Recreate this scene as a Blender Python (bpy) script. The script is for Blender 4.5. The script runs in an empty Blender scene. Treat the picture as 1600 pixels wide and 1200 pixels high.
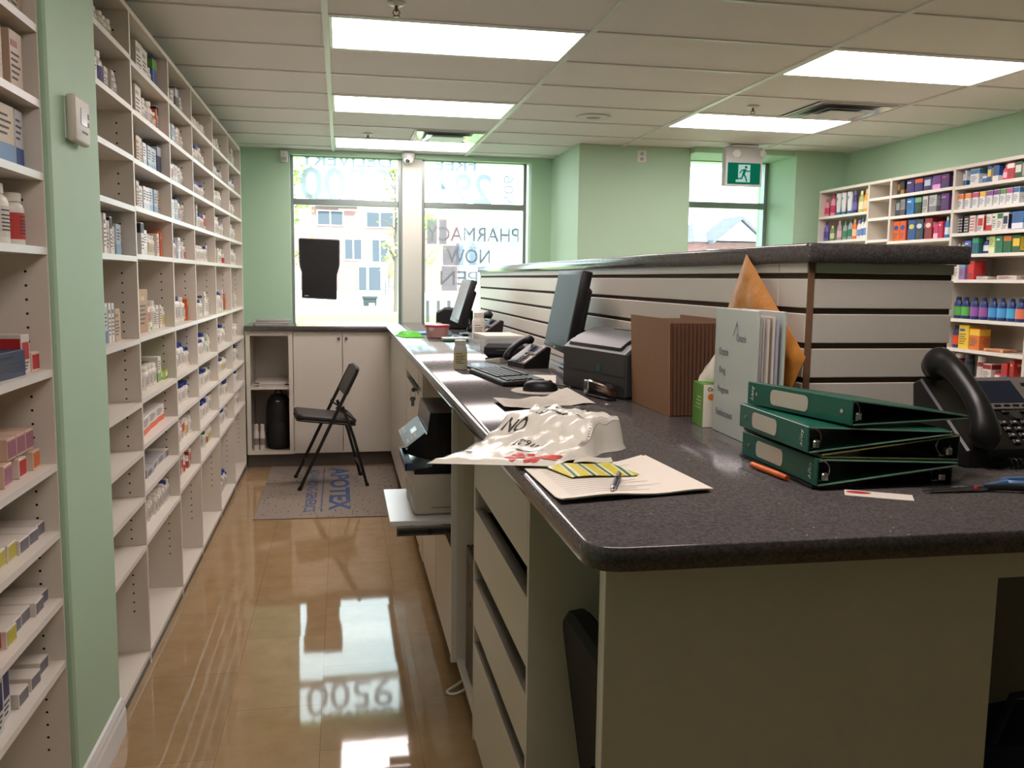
import bpy, bmesh, math, random
from mathutils import Matrix, Vector
random.seed(7)
scene = bpy.context.scene
COL = scene.collection
PI = math.pi

# ------------------------------------------------------------------ camera, world, sun, exposure
H_EYE = 1.42
cam_d = bpy.data.cameras.new('camera')
cam = bpy.data.objects.new('camera', cam_d)
COL.objects.link(cam)
scene.camera = cam
cam_d.sensor_width = 36.0
cam_d.lens = 1402.1 / 1600 * 36.0
cam_d.clip_start = 0.02
cam_d.clip_end = 500
YAW, PITCH, ROLL = 0.18872, 0.116146, 0.012934
_f = Vector((math.sin(YAW), math.cos(YAW), 0)); _r = Vector((math.cos(YAW), -math.sin(YAW), 0)); _u = Vector((0, 0, 1))
_f2 = _f * math.cos(PITCH) - _u * math.sin(PITCH); _u2 = _u * math.cos(PITCH) + _f * math.sin(PITCH)
_r3 = _r * math.cos(ROLL) + _u2 * math.sin(ROLL); _u3 = -_r * math.sin(ROLL) + _u2 * math.cos(ROLL)
cm = Matrix((_r3, _u3, -_f2)).transposed().to_4x4()
cm.translation = (0, 0, H_EYE)
cam.matrix_world = cm

SKY = 5.0
PANEL = 12.0
w = bpy.data.worlds.new('sky'); scene.world = w; w.use_nodes = True
bg = w.node_tree.nodes['Background']
bg.inputs['Color'].default_value = (0.83, 0.93, 1.0, 1); bg.inputs['Strength'].default_value = SKY
sd = bpy.data.lights.new('sun', 'SUN'); sd.energy = 14; sd.angle = 0.01; sd.color = (1, .96, .9)
so = bpy.data.objects.new('sun', sd); COL.objects.link(so)
so.rotation_euler = (math.radians(42), 0, math.radians(28)); so.location = (0, -5, 12)
vs = scene.view_settings
vs.view_transform = 'Standard'; vs.look = 'None'; vs.gamma = 1; vs.use_curve_mapping = False
vs.exposure = 0.2

# ------------------------------------------------------------------ materials
def lin(c):
    return tuple((v / 12.92 if v <= .04045 else ((v + .055) / 1.055) ** 2.4) for v in [x / 255 for x in c])
_mc = {}
def M(rgb, rough=.5, metal=0., noise=0., nscale=40., bump=0., bscale=200., spec=.5, coat=0., name=None, alpha=1.):
    key = (rgb, rough, metal, noise, nscale, bump, bscale, spec, coat, alpha)
    if key in _mc: return _mc[key]
    m = bpy.data.materials.new(name or 'mat_%02x%02x%02x' % rgb); m.use_nodes = True
    nt = m.node_tree; p = nt.nodes['Principled BSDF']
    c = lin(rgb) + (1,)
    p.inputs['Base Color'].default_value = c
    p.inputs['Roughness'].default_value = rough; p.inputs['Metallic'].default_value = metal
    p.inputs['Specular IOR Level'].default_value = spec
    if coat: p.inputs['Coat Weight'].default_value = coat; p.inputs['Coat Roughness'].default_value = .05
    if alpha < 1: p.inputs['Alpha'].default_value = alpha
    if noise or bump:
        tc = nt.nodes.new('ShaderNodeTexCoord')
    if noise:
        n = nt.nodes.new('ShaderNodeTexNoise'); n.inputs['Scale'].default_value = nscale; n.inputs['Detail'].default_value = 3
        nt.links.new(tc.outputs['Object'], n.inputs['Vector'])
        mx = nt.nodes.new('ShaderNodeMix'); mx.data_type = 'RGBA'
        mx.inputs[6].default_value = tuple(max(0, v * (1 - noise)) for v in c[:3]) + (1,)
        mx.inputs[7].default_value = tuple(min(1, v * (1 + noise)) for v in c[:3]) + (1,)
        nt.links.new(n.outputs['Fac'], mx.inputs[0]); nt.links.new(mx.outputs[2], p.inputs['Base Color'])
    if bump:
        n2 = nt.nodes.new('ShaderNodeTexNoise'); n2.inputs['Scale'].default_value = bscale; n2.inputs['Detail'].default_value = 2
        nt.links.new(tc.outputs['Object'], n2.inputs['Vector'])
        b = nt.nodes.new('ShaderNodeBump'); b.inputs['Strength'].default_value = bump; b.inputs['Distance'].default_value = .002
        nt.links.new(n2.outputs['Fac'], b.inputs['Height']); nt.links.new(b.outputs['Normal'], p.inputs['Normal'])
    _mc[key] = m
    return m

def emit(rgb, s, name):
    m = bpy.data.materials.new(name); m.use_nodes = True; nt = m.node_tree; nt.nodes.remove(nt.nodes['Principled BSDF'])
    e = nt.nodes.new('ShaderNodeEmission'); e.inputs['Color'].default_value = lin(rgb) + (1,); e.inputs['Strength'].default_value = s
    nt.links.new(e.outputs[0], nt.nodes['Material Output'].inputs[0]); return m

def glass_mat():
    m = bpy.data.materials.new('window_glass'); m.use_nodes = True; nt = m.node_tree; nt.nodes.remove(nt.nodes['Principled BSDF'])
    t = nt.nodes.new('ShaderNodeBsdfTransparent'); t.inputs[0].default_value = (.9, .97, .95, 1)
    g = nt.nodes.new('ShaderNodeBsdfGlossy'); g.inputs['Roughness'].default_value = .02
    f = nt.nodes.new('ShaderNodeFresnel'); f.inputs[0].default_value = 1.45
    mx = nt.nodes.new('ShaderNodeMixShader')
    nt.links.new(f.outputs[0], mx.inputs[0]); nt.links.new(t.outputs[0], mx.inputs[1]); nt.links.new(g.outputs[0], mx.inputs[2])
    nt.links.new(mx.outputs[0], nt.nodes['Material Output'].inputs[0]); return m

def film_mat(name, tint, a):
    """translucent vinyl stuck on glass: part lets the view through, part scatters"""
    m = bpy.data.materials.new(name); m.use_nodes = True; nt = m.node_tree; nt.nodes.remove(nt.nodes['Principled BSDF'])
    t = nt.nodes.new('ShaderNodeBsdfTransparent'); t.inputs[0].default_value = lin(tint) + (1,)
    d = nt.nodes.new('ShaderNodeBsdfDiffuse'); d.inputs[0].default_value = lin(tint) + (1,)
    mx = nt.nodes.new('ShaderNodeMixShader'); mx.inputs[0].default_value = a
    nt.links.new(t.outputs[0], mx.inputs[1]); nt.links.new(d.outputs[0], mx.inputs[2])
    nt.links.new(mx.outputs[0], nt.nodes['Material Output'].inputs[0]); return m

def floor_mat():
    m = bpy.data.materials.new('polished_beige_tile'); m.use_nodes = True; nt = m.node_tree; N = nt.nodes; L = nt.links
    p = N['Principled BSDF']; p.inputs['Roughness'].default_value = .045; p.inputs['Specular IOR Level'].default_value = .55
    tc = N.new('ShaderNodeTexCoord')
    sx = N.new('ShaderNodeSeparateXYZ'); L.new(tc.outputs['Object'], sx.inputs[0])
    def mth(op, a, b=None, c=None):
        n = N.new('ShaderNodeMath'); n.operation = op
        for i, v in enumerate((a, b, c)):
            if v is None: continue
            if isinstance(v, (int, float)): n.inputs[i].default_value = v
            else: L.new(v, n.inputs[i])
        return n.outputs[0]
    TX, TY = .302, .6
    ux = mth('DIVIDE', mth('ADD', sx.outputs[0], .377 + TX * 40), TX)
    ix = mth('FLOOR', ux); fx = mth('FRACT', ux)
    off = mth('MULTIPLY', mth('MODULO', ix, 2.), .5)
    uy = mth('ADD', mth('DIVIDE', mth('ADD', sx.outputs[1], TY * 40 - 2.92), TY), off)
    iy = mth('FLOOR', uy); fy = mth('FRACT', uy)
    gx = mth('LESS_THAN', mth('MINIMUM', fx, mth('SUBTRACT', 1., fx)), .0035)
    gy = mth('LESS_THAN', mth('MINIMUM', fy, mth('SUBTRACT', 1., fy)), .0018)
    gr = mth('MAXIMUM', gx, gy)
    cb = N.new('ShaderNodeCombineXYZ'); L.new(ix, cb.inputs[0]); L.new(iy, cb.inputs[1])
    wn = N.new('ShaderNodeTexWhiteNoise'); wn.noise_dimensions = '3D'; L.new(cb.outputs[0], wn.inputs['Vector'])
    ns = N.new('ShaderNodeTexNoise'); ns.inputs['Scale'].default_value = 9; ns.inputs['Detail'].default_value = 6; ns.inputs['Roughness'].default_value = .65
    L.new(tc.outputs['Object'], ns.inputs['Vector'])
    ramp = N.new('ShaderNodeValToRGB')
    ramp.color_ramp.elements[0].position = .3; ramp.color_ramp.elements[0].color = lin((158, 129, 92)) + (1,)
    ramp.color_ramp.elements[1].position = .7; ramp.color_ramp.elements[1].color = lin((172, 145, 107)) + (1,)
    L.new(ns.outputs['Fac'], ramp.inputs[0])
    hs = N.new('ShaderNodeHueSaturation'); L.new(ramp.outputs[0], hs.inputs['Color'])
    L.new(mth('ADD', mth('MULTIPLY', wn.outputs['Value'], .12), .94), hs.inputs['Value'])
    mx = N.new('ShaderNodeMix'); mx.data_type = 'RGBA'; L.new(gr, mx.inputs[0]); L.new(hs.outputs[0], mx.inputs[6])
    mx.inputs[7].default_value = lin((132, 106, 76)) + (1,)
    L.new(mx.outputs[2], p.inputs['Base Color'])
    # every tile lies a hair out of level, as laid tiles do
    geo = N.new('ShaderNodeNewGeometry')
    v1 = N.new('ShaderNodeVectorMath'); v1.operation = 'SUBTRACT'; L.new(wn.outputs['Color'], v1.inputs[0]); v1.inputs[1].default_value = (.5, .5, .5)
    v2 = N.new('ShaderNodeVectorMath'); v2.operation = 'SCALE'; L.new(v1.outputs[0], v2.inputs[0]); v2.inputs['Scale'].default_value = .005
    n2 = N.new('ShaderNodeTexNoise'); n2.inputs['Scale'].default_value = 14; L.new(tc.outputs['Object'], n2.inputs['Vector'])
    bp = N.new('ShaderNodeBump'); bp.inputs['Strength'].default_value = .014; bp.inputs['Distance'].default_value = .004; L.new(n2.outputs['Fac'], bp.inputs['Height'])
    v3 = N.new('ShaderNodeVectorMath'); v3.operation = 'ADD'; L.new(bp.outputs[0], v3.inputs[0]); L.new(v2.outputs[0], v3.inputs[1])
    v4 = N.new('ShaderNodeVectorMath'); v4.operation = 'NORMALIZE'; L.new(v3.outputs[0], v4.inputs[0])
    L.new(v4.outputs[0], p.inputs['Normal'])
    return m

def quartz_mat():
    m = bpy.data.materials.new('dark_grey_quartz'); m.use_nodes = True; nt = m.node_tree; N = nt.nodes; L = nt.links
    p = N['Principled BSDF']; p.inputs['Roughness'].default_value = .12; p.inputs['Specular IOR Level'].default_value = .5
    tc = N.new('ShaderNodeTexCoord')
    v = N.new('ShaderNodeTexVoronoi'); v.inputs['Scale'].default_value = 260; L.new(tc.outputs['Object'], v.inputs['Vector'])
    r = N.new('ShaderNodeValToRGB'); e = r.color_ramp.elements
    e[0].position = 0; e[0].color = lin((70, 66, 65)) + (1,); e[1].position = 1; e[1].color = lin((96, 91, 90)) + (1,)
    sp = N.new('ShaderNodeSeparateColor'); L.new(v.outputs['Color'], sp.inputs[0]); L.new(sp.outputs[0], r.inputs[0])
    v2 = N.new('ShaderNodeTexVoronoi'); v2.inputs['Scale'].default_value = 55; L.new(tc.outputs['Object'], v2.inputs['Vector'])
    lt = N.new('ShaderNodeMath'); lt.operation = 'LESS_THAN'; lt.inputs[1].default_value = .07; L.new(v2.outputs['Distance'], lt.inputs[0])
    s2 = N.new('ShaderNodeSeparateColor'); L.new(v2.outputs['Color'], s2.inputs[0])
    g2 = N.new('ShaderNodeMath'); g2.operation = 'GREATER_THAN'; g2.inputs[1].default_value = .86; L.new(s2.outputs[1], g2.inputs[0])
    mu = N.new('ShaderNodeMath'); mu.operation = 'MULTIPLY'; L.new(lt.outputs[0], mu.inputs[0]); L.new(g2.outputs[0], mu.inputs[1])
    mx = N.new('ShaderNodeMix'); mx.data_type = 'RGBA'; L.new(mu.outputs[0], mx.inputs[0]); L.new(r.outputs[0], mx.inputs[6]); mx.inputs[7].default_value = lin((205, 200, 192)) + (1,)
    L.new(mx.outputs[2], p.inputs['Base Color']); return m

def brick_mat():
    m = bpy.data.materials.new('red_brick'); m.use_nodes = True; nt = m.node_tree; N = nt.nodes
    p = N['Principled BSDF']; p.inputs['Roughness'].default_value = .9
    b = N.new('ShaderNodeTexBrick'); b.inputs['Scale'].default_value = 3
    b.inputs['Color1'].default_value = lin((146, 106, 104)) + (1,); b.inputs['Color2'].default_value = lin((128, 92, 92)) + (1,); b.inputs['Mortar'].default_value = lin((150, 132, 128)) + (1,)
    tc = N.new('ShaderNodeTexCoord'); mp = N.new('ShaderNodeMapping'); mp.inputs['Rotation'].default_value = (PI / 2, 0, 0)
    nt.links.new(tc.outputs['Object'], mp.inputs[0]); nt.links.new(mp.outputs[0], b.inputs['Vector']); nt.links.new(b.outputs[0], p.inputs['Base Color']); return m

MINT = M((184, 216, 186), .6, noise=.03, nscale=3, bump=.15, bscale=180, name='mint_green_paint')
WHITE = M((226, 219, 206), .42, noise=.03, nscale=300, name='white_melamine')
WEDGE = M((236, 232, 224), .35, name='white_edge_banding')
TILE = M((244, 240, 235), .9, noise=.05, nscale=320, bump=.5, bscale=260, name='ceiling_tile')
TEE = M((236, 236, 232), .45, name='white_ceiling_tee')
METALW = M((232, 232, 228), .35, name='white_enamel')
ALU = M((150, 160, 156), .35, metal=.7, name='window_aluminium')
BLACK = M((22, 22, 24), .4, name='black_plastic')
BLACKG = M((14, 14, 16), .15, name='gloss_black_plastic')
DGREY = M((52, 54, 56), .45, name='dark_grey_plastic')
LGREY = M((196, 194, 188), .45, name='light_grey_plastic')
STEEL = M((200, 200, 200), .22, metal=1., name='bright_steel')
PAPER = M((228, 220, 205), .8, noise=.03, nscale=20, name='white_paper')
INK = M((70, 68, 70), .8, name='printed_ink')
DARK = M((44, 40, 38), .7, name='dark_void')
VINYL = M((92, 84, 78), .5, name='grey_vinyl_base')
PINHOLE = M((40, 34, 30), .9, name='pin_hole')
QUARTZ = quartz_mat(); FLOOR = floor_mat(); GLASS = glass_mat(); BRICK = brick_mat()

# ------------------------------------------------------------------ mesh helpers
class MB:
    def __init__(s): s.v = []; s.f = []; s.m = []
    def add(s, vs_, fs, m=0, T=None):
        o = len(s.v)
        for p in vs_:
            s.v.append(tuple(T @ Vector(p)) if T is not None else tuple(p))
        for q in fs: s.f.append(tuple(i + o for i in q)); s.m.append(m)
        return s
    def box(s, x0, x1, y0, y1, z0, z1, bev=0, m=0, T=None, seg=1):
        if not bev:
            v = [(x, y, z) for z in (z0, z1) for y in (y0, y1) for x in (x0, x1)]
            return s.add(v, [(0, 2, 3, 1), (4, 5, 7, 6), (0, 1, 5, 4), (2, 6, 7, 3), (0, 4, 6, 2), (1, 3, 7, 5)], m, T)
        bm = bmesh.new(); bmesh.ops.create_cube(bm, size=1)
        for q in bm.verts: q.co = ((x0 + x1) / 2 + q.co.x * (x1 - x0), (y0 + y1) / 2 + q.co.y * (y1 - y0), (z0 + z1) / 2 + q.co.z * (z1 - z0))
        bmesh.ops.bevel(bm, geom=bm.edges[:], offset=bev, segments=seg, affect='EDGES', profile=.5)
        bm.verts.index_update()
        s.add([tuple(q.co) for q in bm.verts], [tuple(q.index for q in f.verts) for f in bm.faces], m, T); bm.free(); return s
    def cyl(s, p0, p1, r0, r1=None, n=16, m=0, T=None):
        r1 = r0 if r1 is None else r1
        p0 = Vector(p0); p1 = Vector(p1); d = (p1 - p0).normalized()
        a = d.orthogonal().normalized(); b = d.cross(a)
        v = []
        for p, r in ((p0, r0), (p1, r1)):
            for i in range(n):
                t = 2 * PI * i / n; v.append(p + a * (r * math.cos(t)) + b * (r * math.sin(t)))
        f = [(i, (i + 1) % n, n + (i + 1) % n, n + i) for i in range(n)] + [tuple(range(n - 1, -1, -1)), tuple(range(n, 2 * n))]
        return s.add(v, f, m, T)
    def lathe(s, prof, n=16, m=0, T=None, c=(0, 0, 0)):
        v = []; f = []
        for r, z in prof:
            for i in range(n):
                t = 2 * PI * i / n; v.append((c[0] + r * math.cos(t), c[1] + r * math.sin(t), c[2] + z))
        for k in range(len(prof) - 1):
            for i in range(n): f.append((k * n + i, k * n + (i + 1) % n, (k + 1) * n + (i + 1) % n, (k + 1) * n + i))
        if prof[0][0] > 1e-5: f.append(tuple(range(n - 1, -1, -1)))
        if prof[-1][0] > 1e-5: f.append(tuple((len(prof) - 1) * n + i for i in range(n)))
        return s.add(v, f, m, T)
    def tube(s, pts, r, n=8, m=0, T=None, closed=False):
        pts = [Vector(p) for p in pts]; K = len(pts); v = []; f = []
        up = Vector((0, 0, 1)); prev = None
        for k in range(K):
            if closed: d = (pts[(k + 1) % K] - pts[k - 1])
            else: d = (pts[min(k + 1, K - 1)] - pts[max(k - 1, 0)])
            d.normalize()
            a = (prev - d * prev.dot(d)) if prev is not None else d.orthogonal()
            if a.length < 1e-6: a = d.orthogonal()
            a.normalize(); prev = a; b = d.cross(a)
            rr = r[k] if isinstance(r, (list, tuple)) else r
            for i in range(n):
                t = 2 * PI * i / n; v.append(pts[k] + a * (rr * math.cos(t)) + b * (rr * math.sin(t)))
        for k in range(K if closed else K - 1):
            k2 = (k + 1) % K
            for i in range(n): f.append((k * n + i, k * n + (i + 1) % n, k2 * n + (i + 1) % n, k2 * n + i))
        if not closed: f += [tuple(range(n - 1, -1, -1)), tuple((K - 1) * n + i for i in range(n))]
        return s.add(v, f, m, T)
    def prism(s, poly, z0, z1, m=0, T=None, bev=0):
        n = len(poly)
        if bev:
            cx = sum(p[0] for p in poly) / n; cy = sum(p[1] for p in poly) / n
            def inset(k):
                out = []
                for i in range(n):
                    a = Vector(poly[i - 1]); b = Vector(poly[i]); c = Vector(poly[(i + 1) % n])
                    d1 = (b - a).normalized(); d2 = (c - b).normalized()
                    nrm = Vector((-(d1.y + d2.y), d1.x + d2.x)); 
                    if nrm.length < 1e-6: nrm = Vector((-d1.y, d1.x))
                    nrm.normalize(); out.append(tuple(b + nrm * k))
                return out
            I = inset(bev)
            rings = [(I, z0), (poly, z0 + bev), (poly, z1 - bev), (I, z1)]
        else: rings = [(poly, z0), (poly, z1)]
        v = [(p[0], p[1], z) for R, z in rings for p in R]; f = []
        for k in range(len(rings) - 1):
            for i in range(n): f.append((k * n + i, k * n + (i + 1) % n, (k + 1) * n + (i + 1) % n, (k + 1) * n + i))
        f += [tuple(range(n - 1, -1, -1)), tuple((len(rings) - 1) * n + i for i in range(n))]
        return s.add(v, f, m, T)
    def build(s, name, mats, parent=None, smooth=True, ang=35, loc=None):
        me = bpy.data.meshes.new(name); me.from_pydata(s.v, [], s.f)
        if not isinstance(mats, (list, tuple)): mats = [mats]
        for q in mats: me.materials.append(q)
        me.polygons.foreach_set('material_index', s.m)
        bm = bmesh.new(); bm.from_mesh(me); bmesh.ops.recalc_face_normals(bm, faces=bm.faces[:]); bm.to_mesh(me); bm.free()
        if smooth:
            me.polygons.foreach_set('use_smooth', [True] * len(me.polygons)); me.set_sharp_from_angle(angle=math.radians(ang))
        me.update()
        o = bpy.data.objects.new(name, me); COL.objects.link(o)
        if parent: o.parent = parent
        if loc: o.location = loc
        return o

def Rx(a): return Matrix.Rotation(a, 4, 'X')
def Ry(a): return Matrix.Rotation(a, 4, 'Y')
def Rz(a): return Matrix.Rotation(a, 4, 'Z')
def Tr(*p): return Matrix.Translation(p)

def tag(o, label, cat, group=None):
    o['label'] = label; o['category'] = cat
    if group: o['group'] = group
    return o
def thing(name, label, cat, loc=(0, 0, 0), rz=0, group=None):
    o = bpy.data.objects.new(name, None); COL.objects.link(o); o.empty_display_size = .05
    o.location = loc; o.rotation_euler = (0, 0, rz)
    return tag(o, label, cat, group)
def struct(o): o['kind'] = 'structure'; return o
def copy_tree(o, parent=None):
    c = o.copy(); COL.objects.link(c)
    if parent: c.parent = parent
    for ch in list(o.children): copy_tree(ch, c)
    return c

_tc = {}
def text_geo(s, bold=0):
    if (s, bold) in _tc: return _tc[s, bold]
    cu = bpy.data.curves.new('t', 'FONT'); cu.body = s; cu.size = 1; cu.extrude = .01; cu.offset = bold; cu.resolution_u = 3; cu.space_line = .95; cu.align_x = 'CENTER'
    ob = bpy.data.objects.new('t', cu); COL.objects.link(ob)
    dg = bpy.context.evaluated_depsgraph_get(); me = bpy.data.meshes.new_from_object(ob.evaluated_get(dg))
    vs_ = [tuple(v.co) for v in me.vertices]; fs = [tuple(p.vertices) for p in me.polygons]
    bpy.data.objects.remove(ob); bpy.data.curves.remove(cu); bpy.data.meshes.remove(me)
    xs = [v[0] for v in vs_]; ys = [v[1] for v in vs_]
    x0, x1, y0, y1 = min(xs), max(xs), min(ys), max(ys)
    vs_ = [((v[0] - (x0 + x1) / 2) / (x1 - x0), (v[1] - (y0 + y1) / 2) / (y1 - y0), v[2] / .01) for v in vs_]
    _tc[s, bold] = (vs_, fs); return _tc[s, bold]
def text(mb, s, c, xd, yd, wd, ht, m=0, th=.0006, bold=0, fn=None):
    """lettering of width wd, height ht centred on c; fn maps flat (u,v,d) to space when given"""
    vs_, fs = text_geo(s, bold); c = Vector(c); xd = Vector(xd).normalized(); yd = Vector(yd).normalized(); zd = xd.cross(yd)
    if fn: out = [fn(v[0] * wd, v[1] * ht, v[2] * th) for v in vs_]
    else: out = [c + xd * (v[0] * wd) + yd * (v[1] * ht) + zd * (v[2] * th) for v in vs_]
    return mb.add(out, fs, m)

# ------------------------------------------------------------------ room shell
XL, XR, YF, YB, HC = -1.03, 3.79, 7.35, -2.6, 2.40
b = MB(); b.box(XL - .1, XR + .1, YB - .1, YF + .2, -.05, 0); struct(b.build('floor', FLOOR, smooth=False))
b = MB(); b.box(XL - .1, XR + .1, YB - .1, YF + .2, HC + .008, HC + .06); ceil = struct(b.build('ceiling', TILE, smooth=False))
b = MB()
TX0, TXP, TY0, TYP = -.05, 1.047, 3.60, .5055
for k in range(-1, 5):
    x = TX0 + TXP * k
    if XL < x < XR: b.box(x - .012, x + .012, YB, YF, HC, HC + .009)
for k in range(-13, 8):
    y = TY0 + TYP * k
    if YB < y < YF: b.box(XL, XR, y - .008, y + .008, HC + .002, HC + .0085)
b.box(XL, XL + .02, YB, YF, HC, HC + .008); b.box(XR - .02, XR, YB, YF, HC, HC + .008)
struct(b.build('trim_ceiling_grid', TEE, smooth=False))

b = MB(); b.box(XL - .12, XL, YB, YF, 0, HC + .008); struct(b.build('wall_left', MINT, smooth=False))
b = MB(); b.box(XR, XR + .12, YB, YF + .2, 0, HC + .008); struct(b.build('wall_right', MINT, smooth=False))
b = MB(); b.box(XL - .12, XR + .12, YB - .12, YB, 0, HC + .008); struct(b.build('wall_back', M((150, 140, 128), .7, name='low_bounce_taupe'), smooth=False))  # unseen wall; colour made up to cut green bounce on the counter end
PX = -.685
b = MB(); b.box(XL, PX, 2.385, 2.835, 0, HC + .008, bev=.006); struct(b.build('wall_left_pier', MINT))
b = MB()
b.prism([(PX, 0), (PX + .016, 0), (PX + .016, .075), (PX + .012, .085), (PX + .012, .095), (PX + .006, .11), (PX, .115)], 0, .45, T=Tr(0, 2.835, 0) @ Rx(PI / 2))
struct(b.build('baseboard_left', METALW, smooth=False))
# far wall around the two windows, the pier between, the short run to the right corner
b = MB()
W0, W1 = -.385, 1.545
b.box(XL - .12, W0, YF, YF + .2, 0, HC + .008); b.box(W0, W1, YF, YF + .2, 0, 1.022)
b.box(W0, W1, YF, YF + .2, 2.368, HC + .008); b.box(W1, 1.72, YF, YF + .2, 0, HC + .008)
struct(b.build('wall_far', MINT, smooth=False))
b = MB(); b.box(.492, .648, YF + .02, YF + .19, 1.023, 2.367); struct(b.build('wall_far_mullion', M((206, 208, 196), .5, name='off_white_column'), smooth=False))
b = MB(); b.box(1.715, 2.575, 6.48, YF + .2, 0, HC + .008, bev=.004); struct(b.build('wall_far_pier', MINT))
b = MB(); b.box(2.575, 3.375, 6.80, 7.0, 0, 1.0); b.box(2.575, 3.375, 6.40, 7.0, 2.368, HC + .008); b.box(3.375, XR, 6.38, 7.0, 0, HC + .008)
struct(b.build('wall_far_right', MINT, smooth=False))

VIN = film_mat('blue_grey_vinyl', (220, 232, 241), .58)
VIN2 = film_mat('grey_vinyl_letters', (188, 194, 198), .52)
VINS = film_mat('pale_backing_film', (228, 231, 238), .40)
def window(n, x0, x1, z0, z1, zt, y, fw=.026):
    root = bpy.data.objects.new('window_%d' % n, None); COL.objects.link(root); struct(root); root.location = (0, y, 0)
    f = MB()
    for a, c in ((x0 - fw, x0), (x1, x1 + fw)): f.box(a, c, -.03, .03, z0 - fw, z1 + .004, bev=.002)
    f.box(x0, x1, -.03, .03, z0 - fw, z0, bev=.002); f.box(x0, x1, -.03, .03, z1 - .004, z1 + .004)
    f.box(x0, x1, -.03, .03, zt - .024, zt + .022, bev=.003)
    f.build('window_frame', ALU, root)
    g = MB(); g.box(x0, x1, .0, .006, z0, zt - .024); g.build('window_pane', GLASS, root, smooth=False)
    g = MB(); g.box(x0, x1, .0, .006, zt + .022, z1 - .004); g.build('window_pane', GLASS, root, smooth=False)
    return root
YG = 7.46
w1 = window(1, -.362, .462, 1.05, 2.366, 2.012, YG)
w2 = window(2, .676, 1.495, 1.05, 2.366, 2.012, YG)
w3 = window(3, 2.40, 3.345, 1.03, 2.366, 2.028, 6.86)
MX, UP = (-1, 0, 0), (0, 0, 1)      # lettering is read from the street, so it runs right to left in here
b = MB(); text(b, '9500', (.05, -.002, 2.158), MX, UP, .72, .262, bold=.012); text(b, 'DELIVERY', (.05, -.002, 2.348), MX, UP, .72, .10, bold=.012)
b.build('window_lettering', VIN, w1, smooth=False)
b = MB(); text(b, '294', (.99, -.002, 2.152), MX, UP, .48, .25, bold=.012); text(b, 'FREE', (.93, -.002, 2.346), MX, UP, .34, .10, bold=.012)
text(b, '905', (1.375, -.002, 2.16), (0, 0, -1), (-1, 0, 0), .23, .085, bold=0)
b.build('window_lettering', VIN, w2, smooth=False)
b = MB()
for a, c, z0, z1 in ((.70, .78, 1.70, 1.90), (.80, .86, 1.70, 1.90), (1.03, 1.10, 1.70, 1.89), (1.12, 1.19, 1.70, 1.89), (1.23, 1.30, 1.69, 1.89), (1.31, 1.385, 1.69, 1.89), (1.40, 1.455, 1.69, 1.89),
                     (.83, 1.22, 1.53, 1.69), (.94, 1.0, 1.53, 1.71), (1.05, 1.11, 1.53, 1.71), (.82, .95, 1.32, 1.52), (.96, 1.05, 1.32, 1.52)):
    b.box(a, c, .0065, .007, z0, z1)
b.build('sign_backing_film', VINS, w2, smooth=False)
b = MB(); text(b, 'PHARMACY', (1.083, -.002, 1.785), MX, UP, .77, .115); text(b, 'NOW', (1.045, -.002, 1.605), MX, UP, .36, .115); text(b, 'OPEN', (1.045, -.002, 1.425), MX, UP, .47, .115)
b.build('window_lettering', VIN2, w2, smooth=False)

# ------------------------------------------------------------------ ceiling fittings
DIFF = emit((255, 240, 238), PANEL, 'fluorescent_diffuser')
def ceiling_light(i, j, label, strength_mat=DIFF):
    x = TX0 + TXP * (i + .5); y = TY0 + TYP * (j + .5)
    t = thing('ceiling_light', label, 'ceiling light', (x, y, HC + .001), 0, 'recessed fluorescent ceiling lights')
    hw, hd = TXP / 2 - .014, TYP / 2 - .010
    f = MB(); e = .012
    f.box(-hw, hw, -hd, -hd + e, 0, .006); f.box(-hw, hw, hd - e, hd, 0, .006); f.box(-hw, -hw + e, -hd + e, hd - e, 0, .006); f.box(hw - e, hw, -hd + e, hd - e, 0, .006)
    f.build('light_frame', METALW, t, smooth=False)
    d = MB(); d.box(-hw + e, hw - e, -hd + e, hd - e, .002, .006); d.build('light_diffuser', strength_mat, t, smooth=False)
ceiling_light(0, 0, 'near left fluorescent panel over the aisle, largest of the left row')
ceiling_light(0, 3, 'middle fluorescent panel of the left row over the aisle')
ceiling_light(0, 6, 'farthest fluorescent panel, directly before the left windows')
ceiling_light(2, 0, 'near right fluorescent panel cut by the right edge of the photo')
ceiling_light(2, 3, 'far right fluorescent panel above the exit sign')

ceiling_light(0, -5, 'fluorescent panel of the left row overhead, above the near counter end')

def vent(x, y, label, s=.24):
    t = thing('ceiling_vent', label, 'air vent', (x, y, HC - .0055), 0, 'ceiling air vents')
    VM = M((214, 216, 216), .16, metal=.85, name='polished_vent_metal')
    for r0, z0, r1, z1 in ((s, .004, s - .015, .002), (s - .015, -.002, s - .075, .010), (s - .085, -.010, s - .135, .006)):
        f = MB(); v = [(sx * r, sy * r, z) for r, z in ((r0, z0), (r1, z1)) for sx, sy in ((-1, -1), (1, -1), (1, 1), (-1, 1))]
        v += [(x_, y_, z + .0012) for x_, y_, z in v]
        q = [(i, (i + 1) % 4, 4 + (i + 1) % 4, 4 + i) for i in range(4)]
        f.add(v, q + [tuple(a + 8 for a in reversed(w_)) for w_ in q] + [(i, 8 + i, 8 + (i + 1) % 4, (i + 1) % 4) for i in range(4)] + [(4 + i, 4 + (i + 1) % 4, 12 + (i + 1) % 4, 12 + i) for i in range(4)])
        f.build('vent_blade', METALW if r0 == s else VM, t, smooth=False)
    p = MB(); p.box(-s + .125, s - .125, -s + .125, s - .125, -.016, -.013); p.build('center_plate', METALW, t, smooth=False)
    p = MB(); p.box(-s, s, -s, s, .0115, .013); p.build('vent_back', M((120, 120, 120), .5, name='vent_inner'), t, smooth=False)
vent(.735, 6.38, 'square metal air diffuser in front of the farthest aisle light')
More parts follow.
